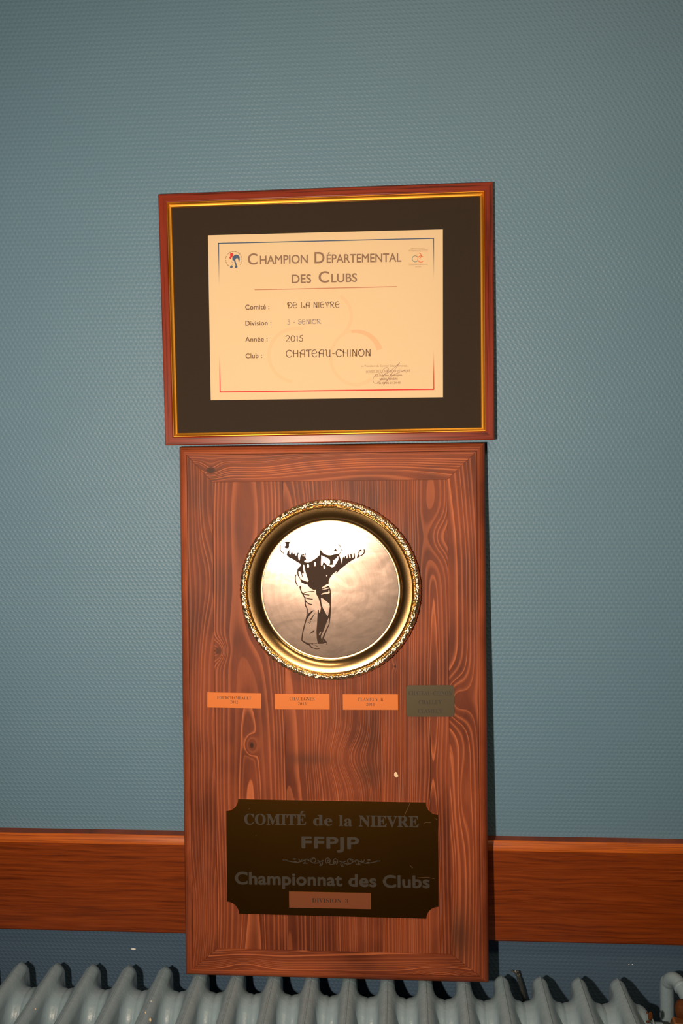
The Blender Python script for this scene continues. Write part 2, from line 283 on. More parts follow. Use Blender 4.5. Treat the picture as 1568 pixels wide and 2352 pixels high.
# ------------------------------------------------------------------ materials
def mat_wallpaper():
    t = NT('blue_glassfibre_wallpaper')
    s = t.sep(t.coord())
    x, z = s[0], s[2]
    wob = t.noise(t.comb(x, 0.0, z), 30, 2)
    wv = t.m('MULTIPLY', t.m('SUBTRACT', wob, 0.5), 2.2)
    fx, fz = 2*pi/0.0062, 2*pi/0.0052
    a = t.m('SINE', t.m('ADD', t.m('ADD', t.m('MULTIPLY', x, fx), t.m('MULTIPLY', z, fz*0.5)), wv))
    b = t.m('SINE', t.m('ADD', t.m('MULTIPLY', z, fz), t.m('MULTIPLY', wv, 0.6)))
    h1 = t.m('MULTIPLY', t.m('ADD', a, 1.0), t.m('ADD', b, 1.0))
    fine = t.noise(t.comb(t.m('MULTIPLY', x, 1.0), 0.0, t.m('MULTIPLY', z, 0.4)), 520, 2)
    big = t.noise(t.comb(x, 0.0, z), 7, 3)
    h = t.m('ADD', t.m('MULTIPLY', h1, 0.25), t.m('MULTIPLY', fine, 0.8))
    h = t.m('MULTIPLY', h, t.m('ADD', 0.7, t.m('MULTIPLY', big, 0.6)))
    t.bump(h, 0.55, 0.0007)
    c = t.mix(big, (0.112, 0.220, 0.330), (0.130, 0.242, 0.356))
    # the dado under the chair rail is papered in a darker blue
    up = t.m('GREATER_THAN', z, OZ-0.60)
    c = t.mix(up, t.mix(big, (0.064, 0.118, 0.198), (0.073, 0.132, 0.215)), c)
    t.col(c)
    t.set(0.5, 0, 0.45)
    return t.mat

def mat_rail():
    t = NT('oak_veneer_rail')
    s = t.sep(t.coord())
    x, z, y = s[0], s[2], s[1]
    w = t.noise(t.comb(t.m('MULTIPLY', x, 3.0), 0.0, t.m('MULTIPLY', z, 12.0)), 1.5, 3)
    zz = t.m('ADD', z, t.m('MULTIPLY', w, 0.02))
    g1 = t.noise(t.comb(t.m('MULTIPLY', x, 6.0), y, t.m('MULTIPLY', zz, 260.0)), 1.0, 5, 0.65)
    g2 = t.noise(t.comb(t.m('MULTIPLY', x, 18.0), y, t.m('MULTIPLY', zz, 700.0)), 1.0, 3, 0.6)
    g = t.m('ADD', t.m('MULTIPLY', g1, 0.65), t.m('MULTIPLY', g2, 0.35))
    c = t.ramp(g, [(0.33, (0.070, 0.010, 0.001)), (0.5, (0.195, 0.033, 0.003)), (0.68, (0.29, 0.056, 0.007))])
    t.col(c)
    t.set(0.42, 0, 0.4)
    t.bump(g2, 0.15, 0.0003)
    return t.mat

def mat_chamfer():  # lighter, more orange wood colour for the rail's chamfer faces
    t = NT('orange_chamfer_wood')
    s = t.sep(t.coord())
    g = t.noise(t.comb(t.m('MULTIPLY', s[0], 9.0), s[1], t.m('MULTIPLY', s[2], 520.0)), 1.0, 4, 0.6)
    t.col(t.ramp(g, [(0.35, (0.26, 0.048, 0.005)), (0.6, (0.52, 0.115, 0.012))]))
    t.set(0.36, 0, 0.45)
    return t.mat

def mat_pine(name, axis='z', cx=0.0, d=0.03, s=0.03, g0=0.0, sp=0.0038, seed=0.0, knots=(), strength=1.0, warp=1.0, tone=1.0, spots=()):
    """stained spruce: rings cut by the board face, warped round knots"""
    t = NT(name)
    q = t.sep(t.coord())
    if axis == 'z': c, g = q[0], q[2]
    else: c, g = q[2], q[0]
    y = q[1]
    n1 = t.noise(t.comb(t.m('ADD', t.m('MULTIPLY', c, 5.0), seed), 0.0, t.m('MULTIPLY', g, 1.7)), 1.0, 2, 0.45)
    n2 = t.noise(t.comb(t.m('ADD', t.m('MULTIPLY', c, 1.5), seed+7.3), 0.0, t.m('MULTIPLY', g, 3.2)), 1.0, 2, 0.4)
    n3 = t.noise(t.comb(t.m('ADD', t.m('MULTIPLY', c, 70.0), seed), 0.0, t.m('MULTIPLY', g, 7.0)), 1.0, 2)
    cc = t.m('ADD', t.m('SUBTRACT', c, cx), t.m('MULTIPLY', t.m('SUBTRACT', n1, 0.5), 0.022*warp))
    dd = t.m('ADD', d, t.m('ADD', t.m('MULTIPLY', t.m('SUBTRACT', g, g0), s), t.m('MULTIPLY', t.m('SUBTRACT', n2, 0.5), 0.022*warp)))
    yy = t.m('ADD', dd, t.m('MULTIPLY', y, 0.8))
    r = t.m('SQRT', t.m('ADD', t.m('MULTIPLY', cc, cc), t.m('MULTIPLY', yy, yy)))
    ph = t.m('ADD', t.m('DIVIDE', r, sp), t.m('MULTIPLY', n3, 0.35))
    dark = None
    for (kc, kg, B, sc, sg, core) in knots:
        a = t.m('DIVIDE', t.m('SUBTRACT', c, kc), sc)
        b = t.m('DIVIDE', t.m('SUBTRACT', g, kg), sg)
        e = t.m('EXPONENT', t.m('MULTIPLY', t.m('ADD', t.m('MULTIPLY', a, a), t.m('MULTIPLY', b, b)), -1.0))
        ph = t.m('ADD', ph, t.m('MULTIPLY', e, B))
        if core:
            k = t.smooth(e, 0.80, 0.97)
            k = t.m('MULTIPLY', k, core)
            dark = k if dark is None else t.m('MAXIMUM', dark, k)
    # uneven ring widths and one brightness per ring
    uneven = t.n('ShaderNodeTexNoise', noise_dimensions='1D'); t.put(uneven.inputs['W'], t.m('MULTIPLY', ph, 0.23)); uneven.inputs['Scale'].default_value = 1.0; uneven.inputs['Detail'].default_value = 1.0
    ph = t.m('ADD', ph, t.m('MULTIPLY', uneven.outputs[0], 4.5))
    fr = t.m('FRACT', ph)
    wn = t.n('ShaderNodeTexWhiteNoise', noise_dimensions='1D'); t.put(wn.inputs['W'], t.m('FLOOR', t.m('ADD', ph, seed)))
    pr = t.m('ADD', 0.30, t.m('MULTIPLY', wn.outputs[0], 0.95))
    line = t.m('MULTIPLY', t.smooth(fr, 0.38, 0.93), t.smooth(fr, 0.94, 1.0, 1.0, 0.0))
    line = t.m('MULTIPLY', line, pr)
    fib = t.noise(t.comb(t.m('MULTIPLY', c, 1500.0), t.m('MULTIPLY', y, 1500.0), t.m('MULTIPLY', g, 45.0)), 1.0, 4, 0.6)
    pores = t.noise(t.comb(t.m('MULTIPLY', c, 2600.0), 0.0, t.m('MULTIPLY', g, 900.0)), 1.0, 2, 0.6)
    blot = t.noise(t.comb(t.m('ADD', t.m('MULTIPLY', c, 14.0), seed), y, t.m('MULTIPLY', g, 7.0)), 1.0, 4, 0.55)
    base = t.mix(t.smooth(blot, 0.3, 0.7), (0.090*tone, 0.0175*tone, 0.0065*tone), (0.225*tone, 0.049*tone, 0.018*tone))
    lt = t.m('MULTIPLY', line, t.m('MULTIPLY', t.m('ADD', 0.35, t.m('MULTIPLY', blot, 0.75)), strength))
    colr = t.mix(lt, base, (0.50*tone, 0.138*tone, 0.052*tone))
    f = t.m('ADD', 0.62, t.m('ADD', t.m('MULTIPLY', fib, 0.46), t.m('MULTIPLY', pores, 0.30)))
    colr = t.mix(1.0, colr, t.comb(f, f, f), 'MULTIPLY')
    if dark is not None: colr = t.mix(dark, colr, (0.035, 0.010, 0.005))
    for (kc, kg, sc, sg, amt) in spots:                       # smoky stains that belong to the board
        a = t.m('DIVIDE', t.m('SUBTRACT', c, kc), sc); b = t.m('DIVIDE', t.m('SUBTRACT', g, kg), sg)
        e = t.m('EXPONENT', t.m('MULTIPLY', t.m('ADD', t.m('MULTIPLY', a, a), t.m('MULTIPLY', b, b)), -1.0))
        e = t.m('MULTIPLY', t.m('MULTIPLY', e, t.smooth(blot, 0.15, 0.75)), amt)
        colr = t.mix(e, colr, (0.055, 0.022, 0.012))
    t.col(colr)
    t.set(t.m('ADD', 0.45, t.m('MULTIPLY', blot, 0.18)), 0, 0.25)
    t.bump(t.m('ADD', t.m('MULTIPLY', line, 0.6), t.m('MULTIPLY', fib, 0.5)), 0.25, 0.0004)
    return t.mat

def mat_mahogany():
    t = NT('mahogany_moulding')
    q = t.sep(t.coord())
    # grain runs along each rail: use the smaller frequency along both axes through max of two stretched noises
    a = t.noise(t.comb(t.m('MULTIPLY', q[0], 9.0), t.m('MULTIPLY', q[1], 400.0), t.m('MULTIPLY', q[2], 420.0)), 1.0, 4, 0.6)
    return t, a, q

def mat_moulding(axis):
    t = NT('mahogany_moulding_' + axis)
    q = t.sep(t.coord())
    kx, kz = (8.0, 480.0) if axis == 'x' else (480.0, 8.0)
    a = t.noise(t.comb(t.m('MULTIPLY', q[0], kx), t.m('MULTIPLY', q[1], 300.0), t.m('MULTIPLY', q[2], kz)), 1.0, 4, 0.6)
    c = t.ramp(a, [(0.33, (0.055, 0.009, 0.004)), (0.46, (0.20, 0.026, 0.012)), (0.7, (0.27, 0.038, 0.017))])
    t.col(c); t.set(0.30, 0, 0.35)
    t.bump(a, 0.1, 0.0002)
    return t.mat

def mat_gold(name, col=(0.95, 0.52, 0.10), rough=0.28):
    t = NT(name)
    a = t.noise(t.coord(), 900, 2)
    t.col(t.mix(a, tuple(c*0.9 for c in col), col))
    t.set(t.m('ADD', rough-0.04, t.m('MULTIPLY', a, 0.08)), 1.0, 0.5)
    return t.mat

def mat_glass():
    t = NT('picture_glass')
    t.t.nodes.remove(t.b)
    out = [n for n in t.t.nodes if n.type == 'OUTPUT_MATERIAL'][0]
    tr = t.n('ShaderNodeBsdfTransparent'); gl = t.n('ShaderNodeBsdfGlossy')
    gl.inputs['Roughness'].default_value = 0.02
    lw = t.n('ShaderNodeLayerWeight'); lw.inputs['Blend'].default_value = 0.5
    fz = t.m('ADD', 0.035, t.m('MULTIPLY', t.m('POWER', lw.outputs['Facing'], 5.0), 0.9))
    mx = t.n('ShaderNodeMixShader')
    t.t.links.new(fz, mx.inputs[0]); t.t.links.new(tr.outputs[0], mx.inputs[1]); t.t.links.new(gl.outputs[0], mx.inputs[2])
    t.t.links.new(mx.outputs[0], out.inputs[0])
    return t.mat

def mat_disc():
    t = NT('brushed_plate_centre')
    q = t.sep(t.coord())
    br = t.noise(t.comb(t.m('MULTIPLY', q[0], 1800.0), 0.0, t.m('MULTIPLY', q[2], 45.0)), 1.0, 3, 0.6)
    rad = t.m('SQRT', t.m('ADD', t.m('MULTIPLY', q[0], q[0]), t.m('MULTIPLY', q[2], q[2])))
    cir = t.noise(t.comb(t.m('MULTIPLY', rad, 260.0), t.m('MULTIPLY', q[0], 6.0), t.m('MULTIPLY', q[2], 6.0)), 1.0, 3, 0.6)
    sm = t.noise(t.comb(t.m('MULTIPLY', q[0], 22.0), 0.0, t.m('MULTIPLY', q[2], 42.0)), 1.0, 4, 0.55, 1.6)
    v = t.m('ADD', t.m('MULTIPLY', br, 0.4), t.m('MULTIPLY', sm, 0.6))
    t.col(t.mix(v, (0.46, 0.32, 0.26), (0.84, 0.61, 0.51)))
    t.set(t.m('ADD', 0.095, t.m('MULTIPLY', t.m('ADD', t.m('MULTIPLY', sm, 0.7), t.m('MULTIPLY', cir, 0.3)), 0.09)), 1.0, 0.5)
    t.bump(t.m('ADD', br, t.m('MULTIPLY', cir, 0.7)), 0.035, 0.0002)
    out = [n for n in t.t.nodes if n.type == 'OUTPUT_MATERIAL'][0]
    g2 = t.n('ShaderNodeBsdfGlossy'); g2.inputs['Roughness'].default_value = 0.42
    t.put(g2.inputs['Color'], t.mix(v, (0.50, 0.38, 0.32), (0.80, 0.62, 0.54)))
    mx = t.n('ShaderNodeMixShader'); mx.inputs[0].default_value = 0.085
    t.t.links.new(t.b.outputs[0], mx.inputs[1]); t.t.links.new(g2.outputs[0], mx.inputs[2]); t.t.links.new(mx.outputs[0], out.inputs[0])
    return t.mat

def mat_enamel():
    t = NT('radiator_enamel')
    co = t.coord()
    a = t.noise(co, 28, 4); b = t.noise(co, 260, 3); c = t.noise(co, 90, 2)
    colr = t.mix(a, (0.225, 0.325, 0.41), (0.275, 0.385, 0.47))
    chip = t.smooth(t.noise(co, 75, 2, 0.5), 0.775, 0.79)
    colr = t.mix(chip, colr, (0.30, 0.12, 0.05))
    t.col(colr)
    t.set(t.m('ADD', 0.30, t.m('MULTIPLY', c, 0.14)), 0, 0.5)
    t.bump(t.m('ADD', t.m('MULTIPLY', b, 0.5), c), 0.5, 0.0014)
    return t.mat

M_WALL = mat_wallpaper(); M_RAIL = mat_rail()
M_MX = mat_moulding('x'); M_MZ = mat_moulding('z')
M_SLIP = mat_gold('gold_slip', (1.0, 0.47, 0.06), 0.44)
M_GOLD = mat_gold('polished_gold', (1.0, 0.62, 0.27), 0.21)
M_RIM = mat_gold('ornate_gold_rim', (1.0, 0.80, 0.52), 0.30)
M_DISC = mat_disc(); M_GLASS = mat_glass(); M_ENAMEL = mat_enamel()
M_MAT = simple('black_mat_card', (0.030, 0.019, 0.012), 0.8, 0, 0.3, 0.15, 900)
M_PAPER = simple('cream_certificate_paper', (0.82, 0.625, 0.40), 0.65, 0, 0.3, 0.012, 12)
M_CHAMFER = mat_chamfer()
M_LBL = simple('orange_brass_label', (0.62, 0.165, 0.028), 0.5, 0.1, 0.4, 0.05, 900)
M_LBL2 = simple('dull_copper_label', (0.20, 0.058, 0.022), 0.5, 0.1, 0.4, 0.05, 900)
M_GREY = simple('dull_bronze_label', (0.075, 0.060, 0.034), 0.45, 0.3, 0.4, 0.08, 700)
M_PLAQUE = simple('dark_plaque_metal', (0.21, 0.098, 0.018), 0.30, 1.0, 0.5, 0.10, 20)
M_PLEDGE = simple('bright_plaque_edge', (0.80, 0.55, 0.36), 0.25, 1.0, 0.5)
M_PTEXT = simple('matt_etched_letters', (0.042, 0.034, 0.028), 0.6, 0.1, 0.4)
M_LTEXT = simple('dark_printed_letters', (0.045, 0.018, 0.010), 0.6)
M_GTEXT = simple('dark_letters_on_bronze', (0.022, 0.018, 0.013), 0.6)
M_INK = simple('brown_ink', (0.13, 0.055, 0.035), 0.6)
M_INK2 = simple('lilac_ink', (0.28, 0.22, 0.26), 0.6)
M_INK3 = simple('faint_brown_ink', (0.38, 0.22, 0.14), 0.6)
M_PEACH = simple('peach_print', (0.80, 0.44, 0.25), 0.6)
M_PEACH1 = simple('pale_peach_print', (0.81, 0.572, 0.347), 0.6)
M_RULE = simple('terracotta_rule', (0.55, 0.22, 0.13), 0.6)
M_PBLUE = simple('blue_print', (0.055, 0.10, 0.20), 0.6)
M_PRED = simple('red_print', (0.72, 0.02, 0.02), 0.6)
M_PORNG = simple('orange_print', (0.80, 0.18, 0.06), 0.6)
M_PGREY = simple('grey_green_print', (0.22, 0.26, 0.24), 0.6)
M_FIG = simple('dark_enamel_figure', (0.045, 0.025, 0.018), 0.65, 0.0, 0.15)
M_RUST = simple('rusted_iron', (0.10, 0.035, 0.012), 0.85, 0, 0.2, 0.5, 300)
M_BRASS = simple('worn_brass', (0.62, 0.34, 0.16), 0.38, 0.9, 0.5, 0.15, 120)
M_FOIL = simple('crinkled_foil', (0.42, 0.44, 0.42), 0.28, 0.85, 0.5, 0.3, 200)
M_CHIP = simple('bare_chip', (0.80, 0.62, 0.42), 0.6)
M_WHITE = simple('white_plaster_chip', (0.85, 0.85, 0.82), 0.7)
M_BACK = simple('fibreboard', (0.10, 0.06, 0.035), 0.8)
M_FLOOR = simple('grey_floor', (0.16, 0.14, 0.12), 0.5, 0, 0.4, 0.2, 15)
M_CEIL = simple('white_ceiling', (0.62, 0.60, 0.56), 0.8, 0, 0.3, 0.03, 8)
M_DIFF = NT('added_panel_glow'); M_DIFF.b.inputs['Emission Color'].default_value = (1, 0.8, 0.55, 1); M_DIFF.b.inputs['Emission Strength'].default_value = 1.5; M_DIFF = M_DIFF.mat

# ------------------------------------------------------------------ the room
RX0, RX1, RY1, FL, CE = -4.2, 3.6, -6.5, OZ-1.42, OZ+1.12
def wall(name, *b, mat=M_WALL, lab=None):
    bm = bmesh.new(); bm_box(bm, *b)
    return tag(from_bm(name, bm, mat), lab, kind='structure')
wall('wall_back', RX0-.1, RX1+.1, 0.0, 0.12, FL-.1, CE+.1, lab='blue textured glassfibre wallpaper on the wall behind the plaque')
wall('wall_left', RX0-.1, RX0, RY1, 0.0, FL-.1, CE+.1)
wall('wall_right', RX1, RX1+.1, RY1, 0.0, FL-.1, CE+.1)
wall('wall_front', RX0-.1, RX1+.1, RY1-.1, RY1, FL-.1, CE+.1)
wall('floor', RX0, RX1, RY1, 0.0, FL-.1, FL, mat=M_FLOOR)
wall('ceiling', RX0, RX1, RY1, 0.0, CE, CE+.1, mat=M_CEIL)

# chair rail: top face, chamfer, front face, eased bottom edge
def rail_profile(x0, x1, name):
    zt, zb = OZ-0.5376, OZ-0.6744
    pr = [(0, zt), (-0.0138, zt), (-0.0150, zt-0.0006), (-0.0164, zt-0.0026), (-0.0184, zt-0.0068), (-0.0193, zt-0.0098), (-0.0195, zt-0.0112), (-0.0195, zb+0.0022), (-0.0180, zb), (0, zb)]
    bm = bmesh.new()
    a = [bm.verts.new((x0, y, z)) for y, z in pr]; b = [bm.verts.new((x1, y, z)) for y, z in pr]
    bm.faces.new(a); bm.faces.new(b[::-1])
    for i in range(len(pr)):
        k = (i+1) % len(pr); bm.faces.new((a[i], b[i], b[k], a[k]))
    o = from_bm(name, bm, M_RAIL)
    o.data.materials.append(M_CHAMFER)
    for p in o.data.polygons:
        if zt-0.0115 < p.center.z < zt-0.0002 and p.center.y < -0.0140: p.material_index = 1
    smooth_by_angle(o, 12)
    return tag(o, 'reddish brown wooden chair rail with a chamfered top edge on the blue wall', kind='structure')
rail_profile(RX0, RX1, 'trim_1')

# added unseen light panel above the camera, warms and brightens the upper wall
lt = empty('added_fill_panel', (0.3, -1.15, CE)); tag(lt, 'added unseen warm fill panel above the camera', 'fill light')
bm = bmesh.new(); bm_box(bm, -.66, .66, -.19, .19, -.03, 0); from_bm('housing', bm, M_CEIL, lt, bevel=.004)
bm = bmesh.new(); bm_box(bm, -.60, .60, -.15, .15, -.036, -.03); from_bm('diffuser', bm, M_DIFF, lt, bevel=.001)
alo.location = (0.3, -1.15, CE-0.045)

# ------------------------------------------------------------------ flat print: filled loops and text
GLY = json.loads(GLYPHS)

def curve_mesh(loops, offset=0.0, thick=0.0):
    cu = bpy.data.curves.new('c', 'CURVE'); cu.dimensions = '2D'; cu.fill_mode = 'BOTH'; cu.offset = offset
    cu.extrude = thick/2
    for L in loops:
        s = cu.splines.new('POLY'); s.points.add(len(L)-1)
        for p, (x, y) in zip(s.points, L): p.co = (x, y, 0, 1)
        s.use_cyclic_u = True
    return eval_curve(cu)

def eval_curve(cu):
    ob = bpy.data.objects.new('c', cu); root_col.objects.link(ob)
    dg = bpy.context.evaluated_depsgraph_get()
    me = bpy.data.meshes.new_from_object(ob.evaluated_get(dg), depsgraph=dg)
    bpy.data.objects.remove(ob)
    return me

def font_mesh(s, offset=0.0, thick=0.0, spacing=1.0):
    cu = bpy.data.curves.new('t', 'FONT'); cu.body = s; cu.offset = offset; cu.extrude = thick/2; cu.space_character = spacing
    return eval_curve(cu)

def serif_mesh(s, offset=0.0, thick=0.0, spacing=0.0):
    x = 0; loops = []
    for ch in s:
        if ch == ' ': x += 0.28 + spacing; continue
        acc = ch in 'ÉÈ'; base = {'É': 'E', 'È': 'E'}.get(ch, ch)
        if ch in '.,':
            loops.append([(x+.06+.05*cos(a*pi/4), .05+.05*sin(a*pi/4)) for a in range(8)]); x += .2; continue
        if base not in GLY: x += 0.3; continue
        adv, ls = GLY[base]
        for L in ls: loops.append([(x+L[i]/1000, L[i+1]/1000) for i in range(0, len(L), 2)])
        if acc: loops.append([(x+.28, .74), (x+.36, .90), (x+.50, .90), (x+.36, .74)])
        x += adv/1000 + spacing
    return curve_mesh(loops, offset, thick)

def A(cx, cy, rx, ry, a0, a1, n=12):
    return [(cx+rx*cos(radians(a0+(a1-a0)*i/n)), cy+ry*sin(radians(a0+(a1-a0)*i/n))) for i in range(n+1)]
def nice_E(w=.62):
    return [A(w*.5, .5, w*.5, .5, 60, 320, 20), [(.02, .48), (w*.65, .52)] + A(w*.68, .64, .14, .13, -70, 60, 6)]
NOUV = {
 'D': (.78, [[(.20, 0), (.20, .95)], A(.20, .5, .50, .5, 90, -90, 18), A(.20, .72, .20, .26, 90, 330, 16), [(.08, .02), (.22, 0)]]),
 'E': (.68, nice_E()),
 'L': (.62, [[(.12, 1), (.12, .12)] + A(.24, .12, .12, .12, 180, 300, 6) + [(.50, .04), (.56, .12)], A(.44, .16, .09, .10, -60, 200, 10)]),
 'A': (.72, [[(.60, 0), (.60, 1), (.42, 1)] + A(.42, .55, .30, .45, 90, 180, 8) + [(.10, .02), (.18, -.08)], [(.60, .42), (.14, .46)] + A(.08, .56, .09, .10, -80, 150, 8)]),
 'N': (.66, [[(.08, 0), (.10, 1)], [(.10, 1), (.50, .22)] + A(.44, .18, .08, .09, 40, -260, 10), [(.54, 0), (.54, 1)]]),
 'I': (.24, [[(.10, 0), (.10, 1)]]),
 'V': (.66, [[(.02, .90), (.10, 1), (.32, 0), (.52, .85)] + A(.46, .88, .09, .10, 0, 240, 9)]),
 'R': (.74, [[(.12, 0), (.12, 1)], A(.12, .75, .42, .25, 90, -90, 12) + [(.30, .48), (.50, .06), (.62, 0), (.70, .05)], A(.10, .84, .10, .12, 70, 300, 8)]),
 'S': (.60, [A(.30, .74, .22, .26, 40, 250, 12) + A(.28, .26, .24, .26, 70, -200, 14), A(.16, .22, .09, .10, 0, 300, 8)]),
 'O': (.78, [A(.36, .5, .33, .5, 0, 360, 24), A(.30, .84, .08, .10, 90, 330, 8)]),
 'C': (.72, [A(.38, .5, .35, .5, 45, 320, 20), A(.58, .84, .08, .09, 200, -60, 8)]),
 'H': (.74, [[(.12, 0), (.12, 1)], [(.60, 0), (.60, 1)], [(.60, .50), (.10, .54)] + A(.02, .62, .09, .09, -60, 120, 6)]),
 'T': (.62, [[(.32, 0), (.32, .94)], A(.10, .90, .09, .10, 330, 90, 8) + [(.20, .97), (.62, 1)]]),
 'U': (.74, [A(.10, .88, .09, .10, 240, 0, 6) + [(.18, .4)] + A(.38, .28, .20, .27, 180, 330, 8), [(.58, 1), (.58, .05), (.66, 0)]]),
 '2': (.58, [A(.26, .74, .22, .25, 170, -40, 12) + [(.05, .02), (.52, .02)]]),
 '0': (.60, [A(.27, .48, .24, .48, 0, 360, 24)]),
 '1': (.30, [[(.04, .84), (.15, .96), (.15, 0)]]),
 '5': (.56, [[(.50, 1), (.16, .94), (.12, .52)] + A(.24, .30, .22, .28, 100, -160, 14)]),
 '3': (.58, [[(.08, .96), (.46, .96), (.26, .60)] + A(.26, .30, .22, .30, 80, -150, 14)]),
 '-': (.40, [[(.05, .42), (.32, .44)]]),
}
def stroke_loops(pts, w):
    """one closed ribbon outline round a polyline"""
    P = [np.array(p, float) for p in pts]
    closed = np.linalg.norm(P[0]-P[-1]) < 1e-6
    L, Rr = [], []
    for i, p in enumerate(P):
        a = P[i-1] if i > 0 else (P[-2] if closed else P[0]); b = P[i+1] if i < len(P)-1 else (P[1] if closed else P[-1])
        t = b-a; t = t/(np.linalg.norm(t)+1e-9); n = np.array((-t[1], t[0]))
        ww = w(i/(len(P)-1)) if callable(w) else w
        L.append(tuple(p+n*ww/2)); Rr.append(tuple(p-n*ww/2))
    return L, Rr
def ribbons_mesh(lines, w):
    """flat ribbons as quads, overlaps welcome"""
    vs, fs = [], []
    for ln in lines:
        L, Rr = stroke_loops(ln, w); b = len(vs)
        for l, r in zip(L, Rr): vs += [(l[0], l[1], 0), (r[0], r[1], 0)]
        for i in range(len(L)-1): fs.append((b+2*i, b+2*i+1, b+2*i+3, b+2*i+2))
    me = bpy.data.meshes.new('ribbon'); me.from_pydata(vs, [], fs); me.update()
    return me
def nouveau_mesh(s, w=.075):
    x = 0; lines = []
    for ch in s:
        if ch == ' ': x += .42; continue
        adv, ls = NOUV[ch]
        for l in ls: lines.append([(x+a, b) for a, b in l])
        x += adv + .06
    return ribbons_mesh(lines, w)

_caps = {}
def cap_of(kind):
    if kind not in _caps:
        me = {'sans': lambda: font_mesh('H'), 'serif': lambda: serif_mesh('H'), 'nouv': None}[kind]() if kind != 'nouv' else None
        _caps[kind] = 1.0 if me is None else max(v.co.y for v in me.vertices)
    return _caps[kind]

def lay(me, fu, name, mat, parent, off):
    """map a flat mesh (u,v,w) onto the parent's front: fu(u,v)->(x,z); w lifts it"""
    for v in me.vertices:
        x, z = fu(v.co.x, v.co.y); v.co = (x, -off - v.co.z, z)
    me.materials.clear()
    me.update()
    o = link_mesh(name, me, mat, parent)
    # make sure faces look outward (-y)
    bm = bmesh.new(); bm.from_mesh(me)
    s = sum(f.normal.y*f.calc_area() for f in bm.faces)
    if s > 0: bmesh.ops.reverse_faces(bm, faces=bm.faces)
    bm.to_mesh(me); bm.free()
    return o

def text(pl, s, pL, pR, cap_px, mat, parent, kind='sans', off=0.0, thick=0.0, bold=0.0, spacing=None, w=.075, name='lettering'):
    """string whose ink runs from pixel pL to pixel pR along the baseline, capitals cap_px high"""
    if kind == 'sans':
        me = font_mesh(s, 0.0, thick, spacing or 1.0)
        if bold:
            bm = bmesh.new(); bm.from_mesh(me)
            geo = list(bm.verts)+list(bm.edges)+list(bm.faces)
            for k in range(8):
                r = bmesh.ops.duplicate(bm, geom=geo)
                for v in r['geom']:
                    if isinstance(v, bmesh.types.BMVert): v.co += Vector((bold*cos(k*pi/4), bold*sin(k*pi/4), 2e-6*(k+1)/0.03))
            bm.to_mesh(me); bm.free()
    elif kind == 'serif': me = serif_mesh(s, bold, thick, spacing or 0.0)
    else: me = nouveau_mesh(s, w)
    us = [v.co.x for v in me.vertices]; u0, u1 = min(us), max(us)
    a = np.array(pl.loc(*pL, off)); b = np.array(pl.loc(*pR, off)); up = np.array(pl.loc(pL[0], pL[1]-cap_px, off))
    ex = (b-a)/(u1-u0)
    n = np.array((-ex[1], ex[0])); n /= np.linalg.norm(n)
    sv = np.linalg.norm(up-a)/cap_of(kind)
    return lay(me, lambda u, v: tuple(a + ex*(u-u0) + n*sv*v), name, mat, parent, off)

def rect_part(pl, quad, y_off, thick, name, mat, parent, bevel=0.0, corner=0.0, notch=0.0):
    """thin plate whose front corners sit at four pixels; returns object"""
    q = [pl.loc(px, py, y_off+thick) for px, py in quad]
    c, w, h, a = rect_from_quad(q)
    W, H = w/2, h/2
    if corner:
        poly = []
        for sx, sz, a0 in ((1, 1, 0), (-1, 1, 90), (-1, -1, 180), (1, -1, 270)):
            poly += [(sx*(W-corner)+corner*cos(radians(a0+k*15)), sz*(H-corner)+corner*sin(radians(a0+k*15))) for k in range(7)]
    elif notch:
        poly = []
        for sx, sz, a0, a1 in ((1, 1, 270, 180), (-1, 1, 360, 270), (-1, -1, 90, 0), (1, -1, 180, 90)):
            lip = notch*0.12
            pts = [(sx*(W)+notch*cos(radians(a0+(a1-a0)*k/10)), sz*(H)+notch*sin(radians(a0+(a1-a0)*k/10))) for k in range(11)]
            poly += pts
    else: poly = [(W, H), (-W, H), (-W, -H), (W, -H)]
    poly = [rot2(p, a, c) for p in poly]
    bm = prism_xz(poly, -y_off-thick, -y_off)
    if bevel:
        ed = [e for e in bm.edges if all(abs(v.co.y+y_off+thick) < 1e-7 for v in e.verts)]
        bmesh.ops.bevel(bm, geom=ed, offset=bevel, segments=1, affect='EDGES')
    return from_bm(name, bm, mat, parent)

def mitred_side(name, prof, W, H, side, mat, parent, smooth_ang=40):
    """one mitred side of a rectangular moulding; prof = (inset, height) closed section; rectangle centred at local x=0, z 0..H"""
    bm = bmesh.new()
    cor = {'top': ((-1, 1), (1, 1)), 'right': ((1, 1), (1, -1)), 'bottom': ((1, -1), (-1, -1)), 'left': ((-1, -1), (-1, 1))}[side]
    rows = []
    for sx, sz in cor:
        rows.append([bm.verts.new((sx*(W/2-i), -h, H/2+sz*(H/2-i))) for i, h in prof])
    n = len(prof)
    for k in range(n): bm.faces.new((rows[0][k], rows[1][k], rows[1][(k+1) % n], rows[0][(k+1) % n]))
    bm.faces.new(rows[0]); bm.faces.new(rows[1][::-1])
    o = from_bm(name, bm, mat, parent)
    return smooth_by_angle(o, smooth_ang)

# ------------------------------------------------------------------ framed certificate
FW, FH, FT = 0.4213, 0.3183, 0.0115
ftilt, frot = 0.0262, 0.0038
fc = Vector((-0.0916, -0.016, 0.1484 + OZ))
R_f = Matrix.Rotation(-ftilt, 3, 'X') @ Matrix.Rotation(-frot, 3, 'Y')
